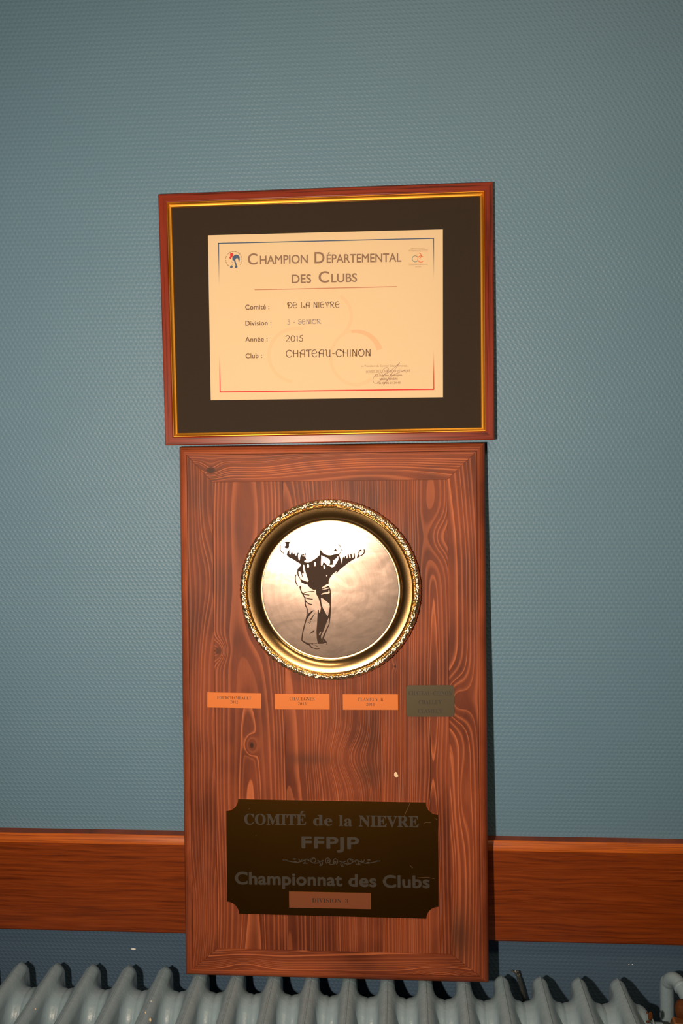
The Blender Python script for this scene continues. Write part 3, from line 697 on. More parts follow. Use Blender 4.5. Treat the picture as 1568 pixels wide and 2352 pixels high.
# local y=0 is the back; the surveyed plane is the front of the wood (height FT)
f_loc = fc - R_f @ Vector((0, -FT, FH/2))
fr = empty('picture_frame', f_loc, R_f.to_euler())
tag(fr, 'reddish wooden picture frame with gold slip holding a cream certificate on black card', 'picture frame')
FP = Plane(fr)
wood = [(0, 0), (0, FT-0.0012), (0.0004, FT-0.0004), (0.0012, FT), (0.0095, FT), (0.0104, FT-0.0004), (0.0109, FT-0.0012), (0.0109, 0)]
slip = [(0.0109, 0.0005), (0.0109, 0.0108), (0.0112, 0.0116), (0.0118, 0.0117), (0.0124, 0.0108), (0.0130, 0.0092), (0.0140, 0.0085), (0.0150, 0.0082), (0.0157, 0.0076), (0.0158, 0.0066), (0.0158, 0.0005)]
for s in ('top', 'right', 'bottom', 'left'):
    mitred_side('frame_rail', wood, FW, FH, s, M_MX if s in ('top', 'bottom') else M_MZ, fr, 10)
    o = mitred_side('gold_slip', slip, FW, FH, s, M_SLIP, fr, 30)
IN = 0.0112
def fbox(i, y0, y1):
    return prism_xz([(-FW/2+i, i), (FW/2-i, i), (FW/2-i, FH-i), (-FW/2+i, FH-i)], y0, y1)
from_bm('backing_board', fbox(0.0112, -0.0012, 0.0), M_BACK, fr)
from_bm('black_mat', fbox(0.0112, -0.0032, -0.0013), M_MAT, fr)
g = from_bm('glass_pane', fbox(0.0112, -0.0064, -0.0056), M_GLASS, fr)
paper_q = [(478.3, 540.6), (1016.7, 526.8), (1017, 912.5), (482.9, 919)]
cert = rect_part(FP, paper_q, 0.0033, 0.0003, 'certificate', M_PAPER, fr)
cert['label'] = 'cream landscape certificate with blue and red border'
PO = 0.00363
def z1(x, y): return (440 + x/2.6133, 500 + y/2.6133)
def fl(x, y): return FP.loc(*z1(x, y), PO)
def ribbon(pts, wpx, mat, name, off=PO, dx=0.00002, W=None, z=z1, pl=FP, parent=cert):
    s = {True: 1}.get(True)
    P = [pl.loc(*z(*p), off+dx) for p in pts]
    scale = np.linalg.norm(np.array(pl.loc(*z(100, 0), off)) - np.array(pl.loc(*z(0, 0), off)))/100
    me = ribbons_mesh([P], (lambda t: W(t)*scale) if W else wpx*scale)
    return lay(me, lambda u, v: (u, v), name, mat, parent, off+dx)

# border with fading sides (print)
def fade_mat(name, c0, c1, zlo, zhi):
    t = NT(name); q = t.sep(t.coord())
    f = t.smooth(q[2], zlo, zhi)
    t.col(t.mix(f, c0, c1)); t.set(0.6); return t.mat
PAPC = (0.82, 0.625, 0.40)
zb0, zb1 = fl(160, 440)[1], fl(160, 170)[1]
MB = fade_mat('blue_fade_print', PAPC, (0.055, 0.10, 0.20), zb0, zb1)
zr0, zr1 = fl(170, 1000)[1], fl(170, 800)[1]
MR = fade_mat('red_fade_print', (0.72, 0.02, 0.02), PAPC, zr0, zr1)
ribbon([(158, 154), (1454, 124)], 6, M_PBLUE, 'border_line')
ribbon([(161, 152), (165, 440)], 6, MB, 'border_line')
ribbon([(1451, 124), (1452, 410)], 6, MB, 'border_line')
ribbon([(168, 1046), (1455, 1030)], 7, M_PRED, 'border_line')
ribbon([(166, 800), (171, 1046)], 6, MR, 'border_line')
ribbon([(1451, 790), (1453, 1030)], 6, MR, 'border_line')
# watermark rings
def arc_px(cx, cy, rx, ry, a0, a1, n=40): return [(cx+rx*cos(radians(a0+(a1-a0)*i/n)), cy-ry*sin(radians(a0+(a1-a0)*i/n))) for i in range(n+1)]
ribbon(arc_px(625, 825, 162, 160, 75, 262), 20, M_PEACH1, 'watermark_ring', dx=0.000004)
ribbon(arc_px(830, 590, 128, 135, 62, -48), 20, M_PEACH1, 'watermark_ring', dx=0.000008)
ribbon(arc_px(985, 840, 150, 158, 18, 100), 0, simple('light_peach_print', (0.80, 0.50, 0.29), 0.6), 'watermark_ring', dx=0.000015, W=lambda t: 34-16*t)
ribbon(arc_px(985, 840, 150, 162, 100, 308), 0, M_PEACH1, 'watermark_ring', dx=0.000011, W=lambda t: 16+6*t)

def T(s, x0, y0, x1, y1, cap, mat, kind='sans', **k):
    return text(FP, s, z1(x0, y0), z1(x1, y1), cap/2.6133, mat, cert, kind, off=PO+0.00003, **k)
tt = NT('bronze_gradient_print'); gz = tt.sep(tt.coord('Generated'))[2]
tt.col(tt.ramp(gz, [(0.0, (0.13, 0.05, 0.045)), (0.3, (0.19, 0.10, 0.07)), (0.6, (0.27, 0.155, 0.10)), (0.85, (0.26, 0.14, 0.10)), (1.0, (0.20, 0.10, 0.08))])); tt.set(0.6); TITLE = tt.mat
T('C', 337, 281, 395, 280, 64, TITLE, bold=.012)
T('HAMPION', 410, 279, 697, 273, 50, TITLE, bold=.012)
T('D', 737, 274, 797, 273, 66, TITLE, bold=.012)
T('ÉPARTEMENTAL', 810, 272, 1258, 264, 50, TITLE, bold=.012)
T('DES', 601, 393, 717, 391, 50, TITLE, bold=.012)
T('C', 762, 389, 826, 388, 65, TITLE, bold=.012)
T('LUBS', 838, 388, 992, 385, 50, TITLE, bold=.012)
ribbon([(378, 433), (1233, 414)], 5, M_RULE, 'rule_line')
T('Comité :', 322, 552, 466, 549, 29, M_INK, bold=.008, spacing=1.05)
T('Division :', 323, 648, 478, 645, 28, M_INK, bold=.008, spacing=1.05)
T('Année :', 322, 745, 455, 742, 28, M_INK, bold=.008, spacing=1.05)
T('Club :', 324, 844, 422, 842, 28, M_INK, bold=.008, spacing=1.05)
T('DE LA NIEVRE', 572, 543, 887, 540, 36, M_INK, 'nouv', w=.10)
T('3 - SENIOR', 573, 641, 777, 637, 29, M_INK2, 'nouv', w=.11)
T('2015', 563, 745, 669, 743, 38, M_INK, 'nouv', w=.10)
T('CHATEAU-CHINON', 565, 838, 1073, 832, 43, M_INK, 'nouv', w=.10)
T('Le Président du Comité Départemental,', 1017, 896, 1295, 894, 12, M_INK3)
T('COMITÉ DE LA NIÈVRE DE PÉTANQUE', 1046, 932, 1312, 926, 15, M_INK3, 'serif')
T('52, Rue des Montapins', 1100, 953, 1262, 950, 12, M_INK3, bold=.006)
T('58000 NEVERS', 1127, 976, 1236, 973, 12, M_INK3, bold=.006)
T('Tél. 03 86 61 24 40', 1112, 999, 1252, 996, 12, M_INK3, bold=.006)
sig = catmull([(1128, 934), (1098, 950), (1088, 975), (1096, 992), (1120, 990), (1150, 950), (1180, 910), (1165, 900), (1140, 925), (1150, 945), (1185, 925), (1230, 888), (1248, 870), (1238, 885), (1190, 950), (1152, 1003), (1165, 985), (1210, 945), (1280, 915)], 6)
ribbon(sig, 2.2, simple('signature_ink', (0.30, 0.16, 0.15), 0.6), 'signature', dx=0.00006)

# left logo: broken ring of tiny letters round a rooster
ring = []
rnd = random.Random(3)
for k in range(26):
    a0 = k*360/26 + rnd.uniform(-2, 2)
    if 225 < a0 < 315: continue
    ring.append(arc_px(253, 252, 49, 49, a0, a0+rnd.uniform(7, 12), 3))
lines = [[FP.loc(*z1(*p), PO) for p in l] for l in ring]
lay(ribbons_mesh(lines, 4*fl(1, 0)[0]*0+0.0009), lambda u, v: (u, v), 'logo_ring', M_INK3, cert, PO+0.00004)
def blob(pts, mat, name, n=5, z=z1, pl=FP, off=PO, parent=None, thick=0.0, smooth=True, holes=()):
    loops = []
    for L in [pts] + list(holes):
        C2 = catmull(list(L)+[L[0]], n)[:-1] if smooth else L
        loops.append([pl.loc(*z(*p), off) for p in C2])
    me = curve_mesh(loops, 0, thick)
    return lay(me, lambda u, v: (u, v), name, mat, cert if parent is None else parent, off)
blob([(233, 213), (243, 212), (250, 218), (247, 228), (245, 236), (238, 240), (236, 250), (229, 246), (226, 238), (232, 230), (230, 222)], M_PRED, 'rooster_comb', off=PO+0.00005)
blob([(247, 262), (244, 240), (258, 224), (274, 222), (286, 232), (288, 250), (284, 272), (281, 256), (274, 242), (266, 246), (262, 256), (268, 276), (270, 290), (264, 288), (258, 272), (252, 256)], M_PBLUE, 'rooster_tail', off=PO+0.00005)
blob([(232, 292), (240, 286), (246, 292), (244, 300), (236, 303), (230, 299)], M_PBLUE, 'rooster_foot', off=PO+0.00005)
blob([(260, 292), (267, 287), (275, 291), (273, 299), (266, 302), (260, 298)], M_PBLUE, 'rooster_foot', off=PO+0.00005)
ribbon(catmull([(226, 246), (222, 262), (232, 274), (246, 282)], 5), 2, M_PEACH, 'rooster_breast', dx=0.00005)
ribbon([(244, 284), (248, 272), (240, 264)], 2, M_PBLUE, 'rooster_leg', dx=0.00005)
# right logo: three open rings between two rules
ribbon(arc_px(1341, 247, 18, 18, 40, 330), 4, M_PGREY, 'logo_ring', dx=0.00004)
ribbon(arc_px(1364, 228, 13, 15, 100, -80), 4, M_PORNG, 'logo_ring', dx=0.00004)
ribbon([(1353, 240), (1353, 212)], 2, M_PEACH, 'logo_line', dx=0.00004)
ribbon(arc_px(1374, 248, 18, 19, 40, 320), 4, M_PORNG, 'logo_ring', dx=0.00004)
ribbon([(1302, 205), (1417, 203)], 1.5, M_PEACH, 'logo_line', dx=0.00004)
ribbon([(1302, 274), (1417, 271)], 1.5, M_PEACH, 'logo_line', dx=0.00004)
ribbon([(1419, 182), (1420, 298)], 1.2, M_PEACH1, 'logo_line', dx=0.00004)
T('Fédération Française', 1316, 187, 1398, 185, 6, M_INK3)
T('de Pétanque et Jeu Provençal', 1303, 199, 1416, 196, 7, M_INK3)
T('Championnat Départemental', 1304, 286, 1415, 283, 7, M_INK3)
T('des Clubs', 1342, 298, 1376, 297, 7, M_INK3)
# small speck caught under the slip
blob([(1106, 952), (1109, 952), (1109, 958), (1106, 957)], M_WHITE, 'speck', n=3, z=lambda x, y: (x, y), off=0.0042, parent=fr)

# ------------------------------------------------------------------ trophy board
BW, BH, BT = 0.3934, 0.6905, 0.020
btilt = 0.0743
b_c = Vector((-0.0880, -0.047, -0.3569 + OZ))
R_b = Matrix.Rotation(-btilt, 3, 'X') @ Matrix.Rotation(-0.0004, 3, 'Y')
b_loc = b_c - R_b @ Vector((0, 0, BH/2))
bd = empty('trophy_board', b_loc, R_b.to_euler())
tag(bd, 'tall stained pine trophy board with gilt plate and engraved plaques, leaning on wall above radiator', 'plaque')
BP = Plane(bd)
W2 = BW/2
iTL, iTR = BP.loc(485, 1107), BP.loc(1028, 1102)
iBL, iBR = BP.loc(502, 2178.6), BP.loc(1035, 2191.8)
xl, xr = (iTL[0]+iBL[0])/2, (iTR[0]+iBR[0])/2
zt, zb = (iTL[1]+iTR[1])/2, (iBL[1]+iBR[1])/2
SW = 0.0115                       # width of the rounded edge strips
strip = [(0, -BT), (0, -0.0085)] + [(0.0095-0.0095*cos(radians(a)), -0.0095+0.0095*sin(radians(a))) for a in (15, 30, 45, 60, 75, 90)] + [(SW-0.0005, 0.0), (SW-0.0002, -0.0006), (SW-0.0002, -BT)]
strip[1] = (0, -0.0095)
def kn(px, py, B, sx, sz, core=0.0):
    x, z = BP.loc(px, py); return (x, z, B, sx, sz, core)
def knx(px, py, B, sx, sz, core=0.0):   # for horizontal grain: across = z, along = x
    x, z = BP.loc(px, py); return (z, x, B, sz, sx, core)
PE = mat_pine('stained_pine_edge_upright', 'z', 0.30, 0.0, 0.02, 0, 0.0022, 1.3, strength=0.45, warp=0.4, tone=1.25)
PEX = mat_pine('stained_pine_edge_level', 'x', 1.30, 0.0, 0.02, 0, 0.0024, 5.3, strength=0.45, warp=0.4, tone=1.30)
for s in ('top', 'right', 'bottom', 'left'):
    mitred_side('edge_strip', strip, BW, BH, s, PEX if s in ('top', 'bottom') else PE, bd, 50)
e = SW + 0.0001
def board_part(name, poly, mat, y0=0.0, bev=0.0004):
    bm = prism_xz(poly, y0, BT-0.001)
    ed = [q for q in bm.edges if all(abs(v.co.y-y0) < 1e-7 for v in q.verts)]
    bmesh.ops.bevel(bm, geom=ed, offset=bev, segments=2, affect='EDGES')
    return from_bm(name, bm, mat, bd)
gp = 0.0001
PT = mat_pine('stained_pine_top', 'x', BH-0.052, 0.016, 0.022, -0.14, 0.0027, 2.1, knots=(knx(484, 1080, 3.2, 0.016, 0.012, 0.9), knx(600, 1070, 2.0, 0.05, 0.018)), tone=1.08)
PB = mat_pine('stained_pine_bottom', 'x', 0.045, 0.014, 0.025, 0.10, 0.0024, 9.7, knots=(knx(560, 2215, 3.0, 0.03, 0.012), knx(1010, 2235, 3.0, 0.03, 0.010)), tone=1.08)
PL = mat_pine('stained_pine_left', 'z', -0.150, 0.030, 0.012, 0.35, 0.0020, 4.4, knots=(kn(475, 1320, 2.0, 0.016, 0.05), kn(428, 2100, 4.0, 0.020, 0.06)), strength=0.75, tone=0.97)
PR = mat_pine('stained_pine_right', 'z', 0.135, 0.022, 0.022, 0.30, 0.0040, 6.2, knots=(kn(1040, 1610, 5.0, 0.022, 0.035), kn(1062, 1830, 2.0, 0.008, 0.05)), spots=((*BP.loc(1055, 2150), 0.018, 0.04, 0.8),))
board_part('frame_rail', [(-W2+e, BH-e), (W2-e, BH-e), (xr, zt+gp), (xl, zt+gp)], PT)
board_part('frame_rail', [(-W2+e, e), (xl, zb-gp), (xr, zb-gp), (W2-e, e)], PB)
board_part('frame_rail', [(-W2+e, e+gp), (-W2+e, BH-e-gp), (xl-gp, zt), (xl-gp, zb)], PL)
board_part('frame_rail', [(W2-e, e+gp), (xr+gp, zb), (xr+gp, zt), (W2-e, BH-e-gp)], PR)
j1, j2 = BP.loc(655, 1650)[0], BP.loc(873, 1650)[0]
P1 = mat_pine('stained_pine_plank_a', 'z', BP.loc(565, 1400)[0], 0.014, 0.026, 0.10, 0.0038, 11.0, knots=(kn(500, 1495, 4.2, 0.011, 0.013, 0.7), kn(578, 1712, 3.0, 0.007, 0.011, 1.0), kn(585, 1400, 3.0, 0.020, 0.06)))
P2 = mat_pine('stained_pine_plank_b', 'z', BP.loc(745, 1650)[0]-0.05, 0.035, 0.018, 0.20, 0.0028, 14.5, knots=(kn(800, 1740, 5.0, 0.030, 0.028),), strength=0.8, spots=((*BP.loc(700, 1745), 0.035, 0.008, 0.75), (*BP.loc(850, 1775), 0.016, 0.016, 0.8), (*BP.loc(850, 1700), 0.016, 0.02, 0.5), (*BP.loc(560, 1705), 0.02, 0.02, 0.2)))
P3 = mat_pine('stained_pine_plank_c', 'z', BP.loc(992, 1500)[0], 0.012, 0.014, 0.12, 0.0026, 17.2, knots=(kn(1005, 1235, 4.0, 0.016, 0.030), kn(907, 1531, 1.0, 0.004, 0.005, 1.0)))
for (a, b, m) in ((xl, j1, P1), (j1, j2, P2), (j2, xr, P3)):
    board_part('plank', [(a+gp, zb), (b-gp, zb), (b-gp, zt), (a+gp, zt)], m, y0=0.0003)
blob([(905, 1776), (909, 1773), (913, 1779), (914, 1784), (908, 1785), (905, 1781)], M_CHIP, 'bare_chip', n=3, z=lambda x, y: (x, y), pl=BP, off=0.0002, parent=bd)
# fine drying cracks
ident = lambda x, y: (x, y)
CR = simple('dark_crack', (0.012, 0.006, 0.004), 0.9)
ribbon([(989, 1655), (988, 1740), (987, 1870)], 1.2, CR, 'hairline_crack', off=0.0, dx=0.0001, z=ident, pl=BP, parent=bd)

# ------------------------------------------------------------------ gilt plate
cxy = BP.loc(758, 1354)
rw = abs(BP.loc(966, 1354, .008)[0] - BP.loc(549, 1354, .008)[0])/2
rd = abs(BP.loc(919, 1353, .001)[0] - BP.loc(597.5, 1353, .001)[0])/2
pe = empty('gilt_plate', (cxy[0], -0.0002, cxy[1])); pe.parent = bd
pe['label'] = 'round gilt plate with beaded rim and brushed centre'
disc = lathe([(0, 0.0014), (rd*0.5, 0.0014), (rd-0.0029, 0.0014), (rd-0.0025, 0.0012), (rd-0.0025, 0.0002)], 160)
disc = from_bm('brushed_centre', disc, M_DISC, pe, smooth=True); smooth_by_angle(disc, 8)
r2 = rd+0.0010+(rw-0.0085-rd)*0.80
ra = rd-0.0024                    # the well turns up in a fillet, stands steep, then flattens towards the rim
cove = [(ra, 0.0002), (ra+0.0001, 0.0014)]
hh, N = 0.0014, 40
ks = []
for k in range(1, N+1):
    t = k/N
    sl = 46*(t/0.24)**1.3 if t < 0.24 else 46 - 32*sin(radians(90*(t-0.24)/0.76))
    hh += (r2-ra)/N*math.tan(radians(sl)); ks.append((ra+(r2-ra)*t, hh))
sc_ = (0.0088-0.0014)/(hh-0.0014)
cove += [(r, 0.0014+(h-0.0014)*sc_) for r, h in ks]
cove += [(r2+0.0006, 0.0092), (r2+0.0012, 0.0089), (r2+0.0016, 0.0093), (r2+0.0022, 0.0097), (r2+0.0028, 0.0090), (rw-0.0088, 0.0088), (rw-0.0080, 0.0070), (rw-0.0080, 0.0004)]
cv = from_bm('polished_cove', lathe(cove, 256), M_GOLD, pe, smooth=True); smooth_by_angle(cv, 50)
rr0 = rw-0.0046
rnd = random.Random(5)
NB = 96
jit = [[rnd.uniform(-1, 1) for _ in range(4)] for _ in range(NB)]
def rimfn(a, r, h, j):
    u = a/(2*pi)*NB; k = int(u) % NB; fu = u-int(u); J = jit[k]
    ang = rimang[j]
    s = sin(fu*pi)**0.7
    d = 0.00095*s*(0.6+0.4*J[0]) * max(0, cos(2.0*(ang-radians(90)) + 0.9*J[1]))
    d += 0.0006*sin(2*pi*u*2 + 3*J[2]*s) * sin(3*ang + 2*pi*u) + 0.0004*sin(5*ang+J[3]*3)*s
    return r + d*cos(ang), h + d*sin(ang)
prof, rimang = [], []
for k in range(25):
    a = radians(-30 + 240*k/24); rimang.append(a)
    prof.append((rr0 + 0.0041*cos(a), 0.0066 + 0.0036*sin(a)))
prof = prof[::1]
prof = [(rw-0.0006, 0.0022)] + prof; rimang = [radians(-60)] + rimang
rim = from_bm('beaded_rim', lathe(prof, NB*12, rimfn), M_RIM, pe, smooth=True)
fl_rim = from_bm('outer_flange', lathe([(rw-0.0078, 0.0002), (rw-0.0078, 0.0030), (rw-0.0016, 0.0034), (rw-0.0004, 0.0030), (rw-0.0002, 0.0018), (rw-0.0012, 0.0002)], 200), M_GOLD, pe, smooth=True)

# figure of a boules player printed on the plate
PP = Plane.__new__(Plane)
PP.M = BP.M @ Matrix.Translation((cxy[0], -0.0002, cxy[1])); PP.I = PP.M.inverted()
def z6(x, y): return (620 + x/6.533, 1220 + y/6.533)
def fig(outer, holes=(), name='player_print', smooth=False):
    return blob(outer, M_FIG, name, n=3, z=z6, pl=PP, off=0.0015, parent=pe, thick=0.00006, smooth=smooth, holes=holes)
# shirt, arms and torso
fig([(275,290),(300,282),(290,305),(290,345),(305,350),(320,308),(335,312),(345,345),(365,330),(375,318),(372,350),(390,368),(415,318),(430,322),(420,372),(430,432),(442,440),(450,385),(468,355),(475,330),(490,345),(488,372),(520,380),(518,335),(545,325),(530,375),(545,430),(520,440),(515,455),(540,468),(575,470),(640,440),(690,405),(735,365),(748,335),(745,250),(765,290),(800,335),(850,360),(910,362),(975,345),(1035,338),(1040,370),(1060,420),(1078,488),(1088,400),(1110,378),(1115,410),(1122,378),(1142,375),(1150,410),(1165,400),(1162,350),(1180,345),(1190,405),(1210,402),(1200,345),(1222,345),(1235,400),(1258,390),(1250,335),(1268,330),(1278,410),(1230,440),(1180,470),(1120,520),(1060,565),(1010,620),(985,640),(1000,598),(935,650),(900,700),(880,745),(880,790),(850,800),(775,845),(785,862),(870,825),(888,830),(905,870),(915,930),(915,1050),(915,1180),(905,1300),(890,1410),(855,1480),(820,1570),(805,1610),(835,1640),(855,1670),(850,1700),(810,1712),(745,1700),(755,1745),(760,1770),(735,1782),(680,1782),(620,1755),(585,1715),(530,1690),(505,1660),(560,1680),(600,1690),(680,1680),(715,1690),(700,1600),(695,1500),(705,1380),(715,1180),(730,1180),(735,1225),(750,1215),(762,1150),(745,1060),(720,990),(695,950),(685,880),(655,884),(610,860),(570,825),(560,800),(510,790),(470,770),(462,745),(440,700),(445,710),(415,670),(405,620),(412,570),(440,535),(465,515),(455,492),(400,460),(345,425),(310,403),(280,395),(255,365),(245,350),(262,310)],
    holes=[
     [(500,505),(512,510),(530,610),(560,700),(580,745),(560,762),(520,745),(480,730),(455,715),(430,650),(425,610),(440,600),(462,620),(480,690),(492,690),(480,640),(500,630),(520,660),(512,640),(495,560),(492,520)],
     [(550,530),(560,495),(575,490),(585,520),(580,545),(560,545)],
     [(665,520),(660,480),(675,460),(688,465),(685,500),(675,530)],
     [(495,330),(515,345),(510,372),(495,372)],
     [(770,365),(800,380),(850,400),(895,430),(900,470),(885,515),(860,515),(820,475),(800,460),(785,510),(765,515),(765,460)],
     [(1020,375),(1025,420),(1000,470),(960,530),(930,542),(895,525),(890,508),(940,505),(945,440),(975,425)],
     [(800,515),(815,510),(830,540),(825,568),(805,568)],
     [(848,660),(858,668),(850,680),(840,672)],
     [(775,880),(800,870),(860,850),(885,848),(885,858),(860,868),(800,880)],
     [(765,945),(800,925),(870,915),(885,870),(897,925),(880,935),(800,945),(770,955)],
     [(762,1000),(800,1015),(860,1065),(890,1090),(895,1130),(885,1200),(865,1280),(830,1225),(790,1150),(770,1080)],
     [(885,1290),(882,1390),(845,1465),(800,1560),(780,1615),(762,1600),(768,1560),(800,1500),(830,1420),(860,1340)],
     [(770,1505),(755,1550),(730,1560),(740,1530)],
     [(800,1690),(830,1670),(850,1680),(840,1700),(810,1705)],
     [(795,1640),(808,1640),(808,1655),(795,1655)],
     [(600,1690),(650,1685),(640,1700),(660,1725),(700,1735),(745,1735),(745,1755),(700,1765),(640,1745),(600,1715)],
    ])
def stroke(pts, w, name='player_line'):
    return ribbon(catmull(pts, 4), w*1.5, M_FIG, name, off=0.0015, dx=0.0001, z=z6, pl=PP, parent=pe)
# trouser and shirt outlines
stroke([(388,650),(378,700),(385,760),(412,820)], 10)
stroke([(445,830),(455,870),(475,920),(510,980),(525,1020),(530,1110),(555,1165),(555,1250),(545,1310),(520,1400),(495,1500),(482,1580),(480,1640),(520,1670),(560,1700)], 11)
fig([(440,832),(465,822),(468,845),(455,862),(445,850)])
stroke([(485,940),(520,925),(570,910),(665,905)], 8)
stroke([(490,945),(535,952),(590,960)], 9)
stroke([(515,990),(560,1010),(640,1022)], 9)
stroke([(530,1045),(570,1085),(632,1105)], 10)
fig([(560,1275),(570,1240),(620,1200),(672,1180),(640,1210),(600,1255),(570,1300),(550,1328),(540,1318)])
fig([(690,1220),(665,1250),(620,1330),(590,1355),(610,1310),(650,1255)])
fig([(590,1548),(620,1510),(668,1480),(655,1515),(620,1530)])
stroke([(565,1380),(600,1358)], 5); stroke([(590,1390),(612,1352)], 5)
stroke([(505,1660),(545,1672),(600,1682),(650,1678),(700,1690)], 5); stroke([(590,1700),(630,1745),(690,1768),(745,1762)], 7); stroke([(650,1700),(680,1712),(715,1735)], 5)
# boule in the raised hand, hands, hat line
fig([(205,178),(235,158),(270,155),(300,165),(285,195),(285,235),(275,262),(245,258),(220,250),(215,235),(232,215),(235,190),(215,178)])
stroke([(290,158),(312,180),(318,215),(305,250),(290,265)], 4)
stroke([(155,205),(150,240),(158,290),(185,315),(205,338)], 9)
fig([(1330,300),(1350,275),(1375,278),(1370,300),(1345,305),(1325,340),(1335,365),(1320,385),(1300,408),(1310,370),(1318,340)])
stroke([(1410,272),(1415,310),(1400,340),(1365,368),(1335,378),(1305,402)], 11)
fig([(945,298),(985,260),(1015,310)])
stroke([(1025,195),(1052,230),(1065,280),(1055,320),(1035,345)], 8)
stroke([(745,175),(745,250)], 5)
stroke([(765,300),(800,335),(860,362),(940,362),(1000,340)], 6)

# ------------------------------------------------------------------ small labels
def z7(x, y): return (440 + x/2.24, 1550 + y/2.24)
def z8(x, y): return (500 + x/3.0154, 1820 + y/3.0154)
def label(q, mat, lab, lines, zf, tmat, corner=0, base=0.0, thick=0.0006, bold=-.009, name='name_label'):
    o = rect_part(BP, [zf(*p) for p in q], base, thick, name, mat, bd, bevel=0.0001 if not corner else 0.0, corner=corner)
    o['label'] = lab
    for (s, x0, y0, x1, y1, cap) in lines:
        k = zf(0, 1)[1]-zf(0, 0)[1]
        text(BP, s, zf(x0, y0), zf(x1, y1), cap*k, tmat, o, 'serif', off=base+thick+0.00004, bold=bold)
    return o
label([(80,90),(357,95),(357,173),(80,168)], M_LBL, 'orange label reading FOURCHAMBAULT 2012', [('FOURCHAMBAULT',131,125,306,128,16),('2012',199,147,238,148,15)], z7, M_LTEXT)
label([(427,97),(709,98),(710,179),(427,178)], M_LBL, 'orange label reading CHAULGNES 2013', [('CHAULGNES',503,131,632,133,16),('2013',547,156,589,157,15)], z7, M_LTEXT)
label([(777,100),(1061,100),(1062,181),(777,180)], M_LBL, 'orange label reading CLAMECY B 2014', [('CLAMECY  B',854,134,984,136,16),('2014',898,159,940,160,15)], z7, M_LTEXT)
label([(1103,54),(1350,53),(1350,216),(1105,216)], M_GREY, 'dull bronze label with rounded corners reading CHATEAU-CHINON CHALLUY CLAMECY', [('CHATEAU',1116,104,1230,105,21),('CHINON',1242,105,1338,105,21),('CHALLUY',1167,151,1286,151,21),('CLAMECY',1164,197,1290,197,21)], z7, M_GTEXT, corner=0.0042, thick=0.0008, bold=0)
ribbon([(1231, 97), (1240, 97)], 3, M_GTEXT, 'lettering', off=0.0008, dx=0.0001, z=z7, pl=BP, parent=bd)

# ------------------------------------------------------------------ big dark plaque
pq = [(z8(57, 45)), (z8(1523, 73)), (z8(1527, 876)), (z8(66, 840))]
plq = rect_part(BP, pq, 0.0, 0.0012, 'engraved_plaque', M_PLAQUE, bd, notch=0.0155)
plq.data.materials.append(M_PLEDGE)
for p in plq.data.polygons:
    if abs(p.normal.y) < 0.5: p.material_index = 1
plq['label'] = 'dark mirror-like engraved plaque with scooped corners'
def TP(s, x0, y0, x1, y1, cap, kind, **k):
    return text(BP, s, z8(x0, y0), z8(x1, y1), cap/3.0154, M_PTEXT, plq, kind, off=0.00124, thick=0.00003, **k)
TP('COMITÉ', 183, 221, 612, 227, 72, 'serif', bold=.012)
TP('de', 660, 228, 793, 231, 72, 'serif', bold=.008)
TP('la', 838, 232, 930, 234, 74, 'serif', bold=.008)
TP('NIEVRE', 976, 235, 1392, 241, 74, 'serif', bold=.012)
TP('FFPJP', 580, 383, 980, 390, 76, 'sans', bold=.030, spacing=1.08)
TP('Championnat', 120, 632, 863, 646, 80, 'sans', bold=.030, spacing=1.04)
TP('des', 905, 648, 1100, 652, 80, 'sans', bold=.030, spacing=1.04)
TP('Clubs', 1143, 655, 1468, 660, 80, 'sans', bold=.030, spacing=1.04)
# scroll ornament
orn = []
def mir(l): return [(1576-x, y+6) for x, y in l]
half = [catmull([(450, 468), (500, 478), (545, 486), (590, 474), (615, 462), (640, 476), (665, 490), (700, 486), (725, 470)], 5),
        arc_px(615, 478, 12, 14, 0, 300, 10), arc_px(662, 470, 16, 16, 200, -80, 12), arc_px(711, 492, 14, 16, 180, -120, 12), arc_px(762, 474, 16, 20, 250, -60, 12),
        catmull([(690, 470), (712, 478), (735, 470)], 4), arc_px(765, 478, 7, 9, 0, 360, 8), catmull([(560, 460), (570, 476), (585, 462)], 4), catmull([(712, 492), (714, 510)], 3)]
for l in half: orn += [l, mir(l)]
orn.append(arc_px(788, 492, 14, 8, 200, 340, 8))
loops = [[BP.loc(*z8(*p), 0.0013) for p in l] for l in orn]
lay(ribbons_mesh(loops, 0.0011), lambda u, v: (u, v), 'scroll_ornament', M_PTEXT, plq, 0.0013)
for cxx, cyy in ((470, 470), (530, 462), (535, 480), (600, 490), (648, 462)):
    for f in (lambda x, y: (x, y), lambda x, y: (1576-x, y+6)):
        blob([f(cxx-14, cyy), f(cxx, cyy-5), f(cxx+14, cyy), f(cxx, cyy+5)], M_PTEXT, 'ornament_leaf', n=3, z=z8, pl=BP, off=0.0013, parent=plq)
label([(493,688),(1060,700),(1061,809),(493,799)], M_LBL2, 'dull copper label reading DIVISION 3', [('DIVISION',653,762,855,766,30),('3',882,766,901,767,28)], z8, M_GTEXT, base=0.0013, thick=0.0006, bold=-.006)
# scuffs on the plaque
for p in ([(1425,215),(1440,208),(1475,210)], [(1500,180),(1518,178)], [(1510,187),(1520,186)], [(1380,592),(1450,588),(1500,598)], [(262,297),(268,297)], [(214,116),(222,110)], [(1290,165),(1330,75)], [(1330,505),(1350,525)]):
    ribbon(p, 0.7, M_INK3, 'scratch', off=0.0012, dx=0.0001, z=z8, pl=BP, parent=plq)

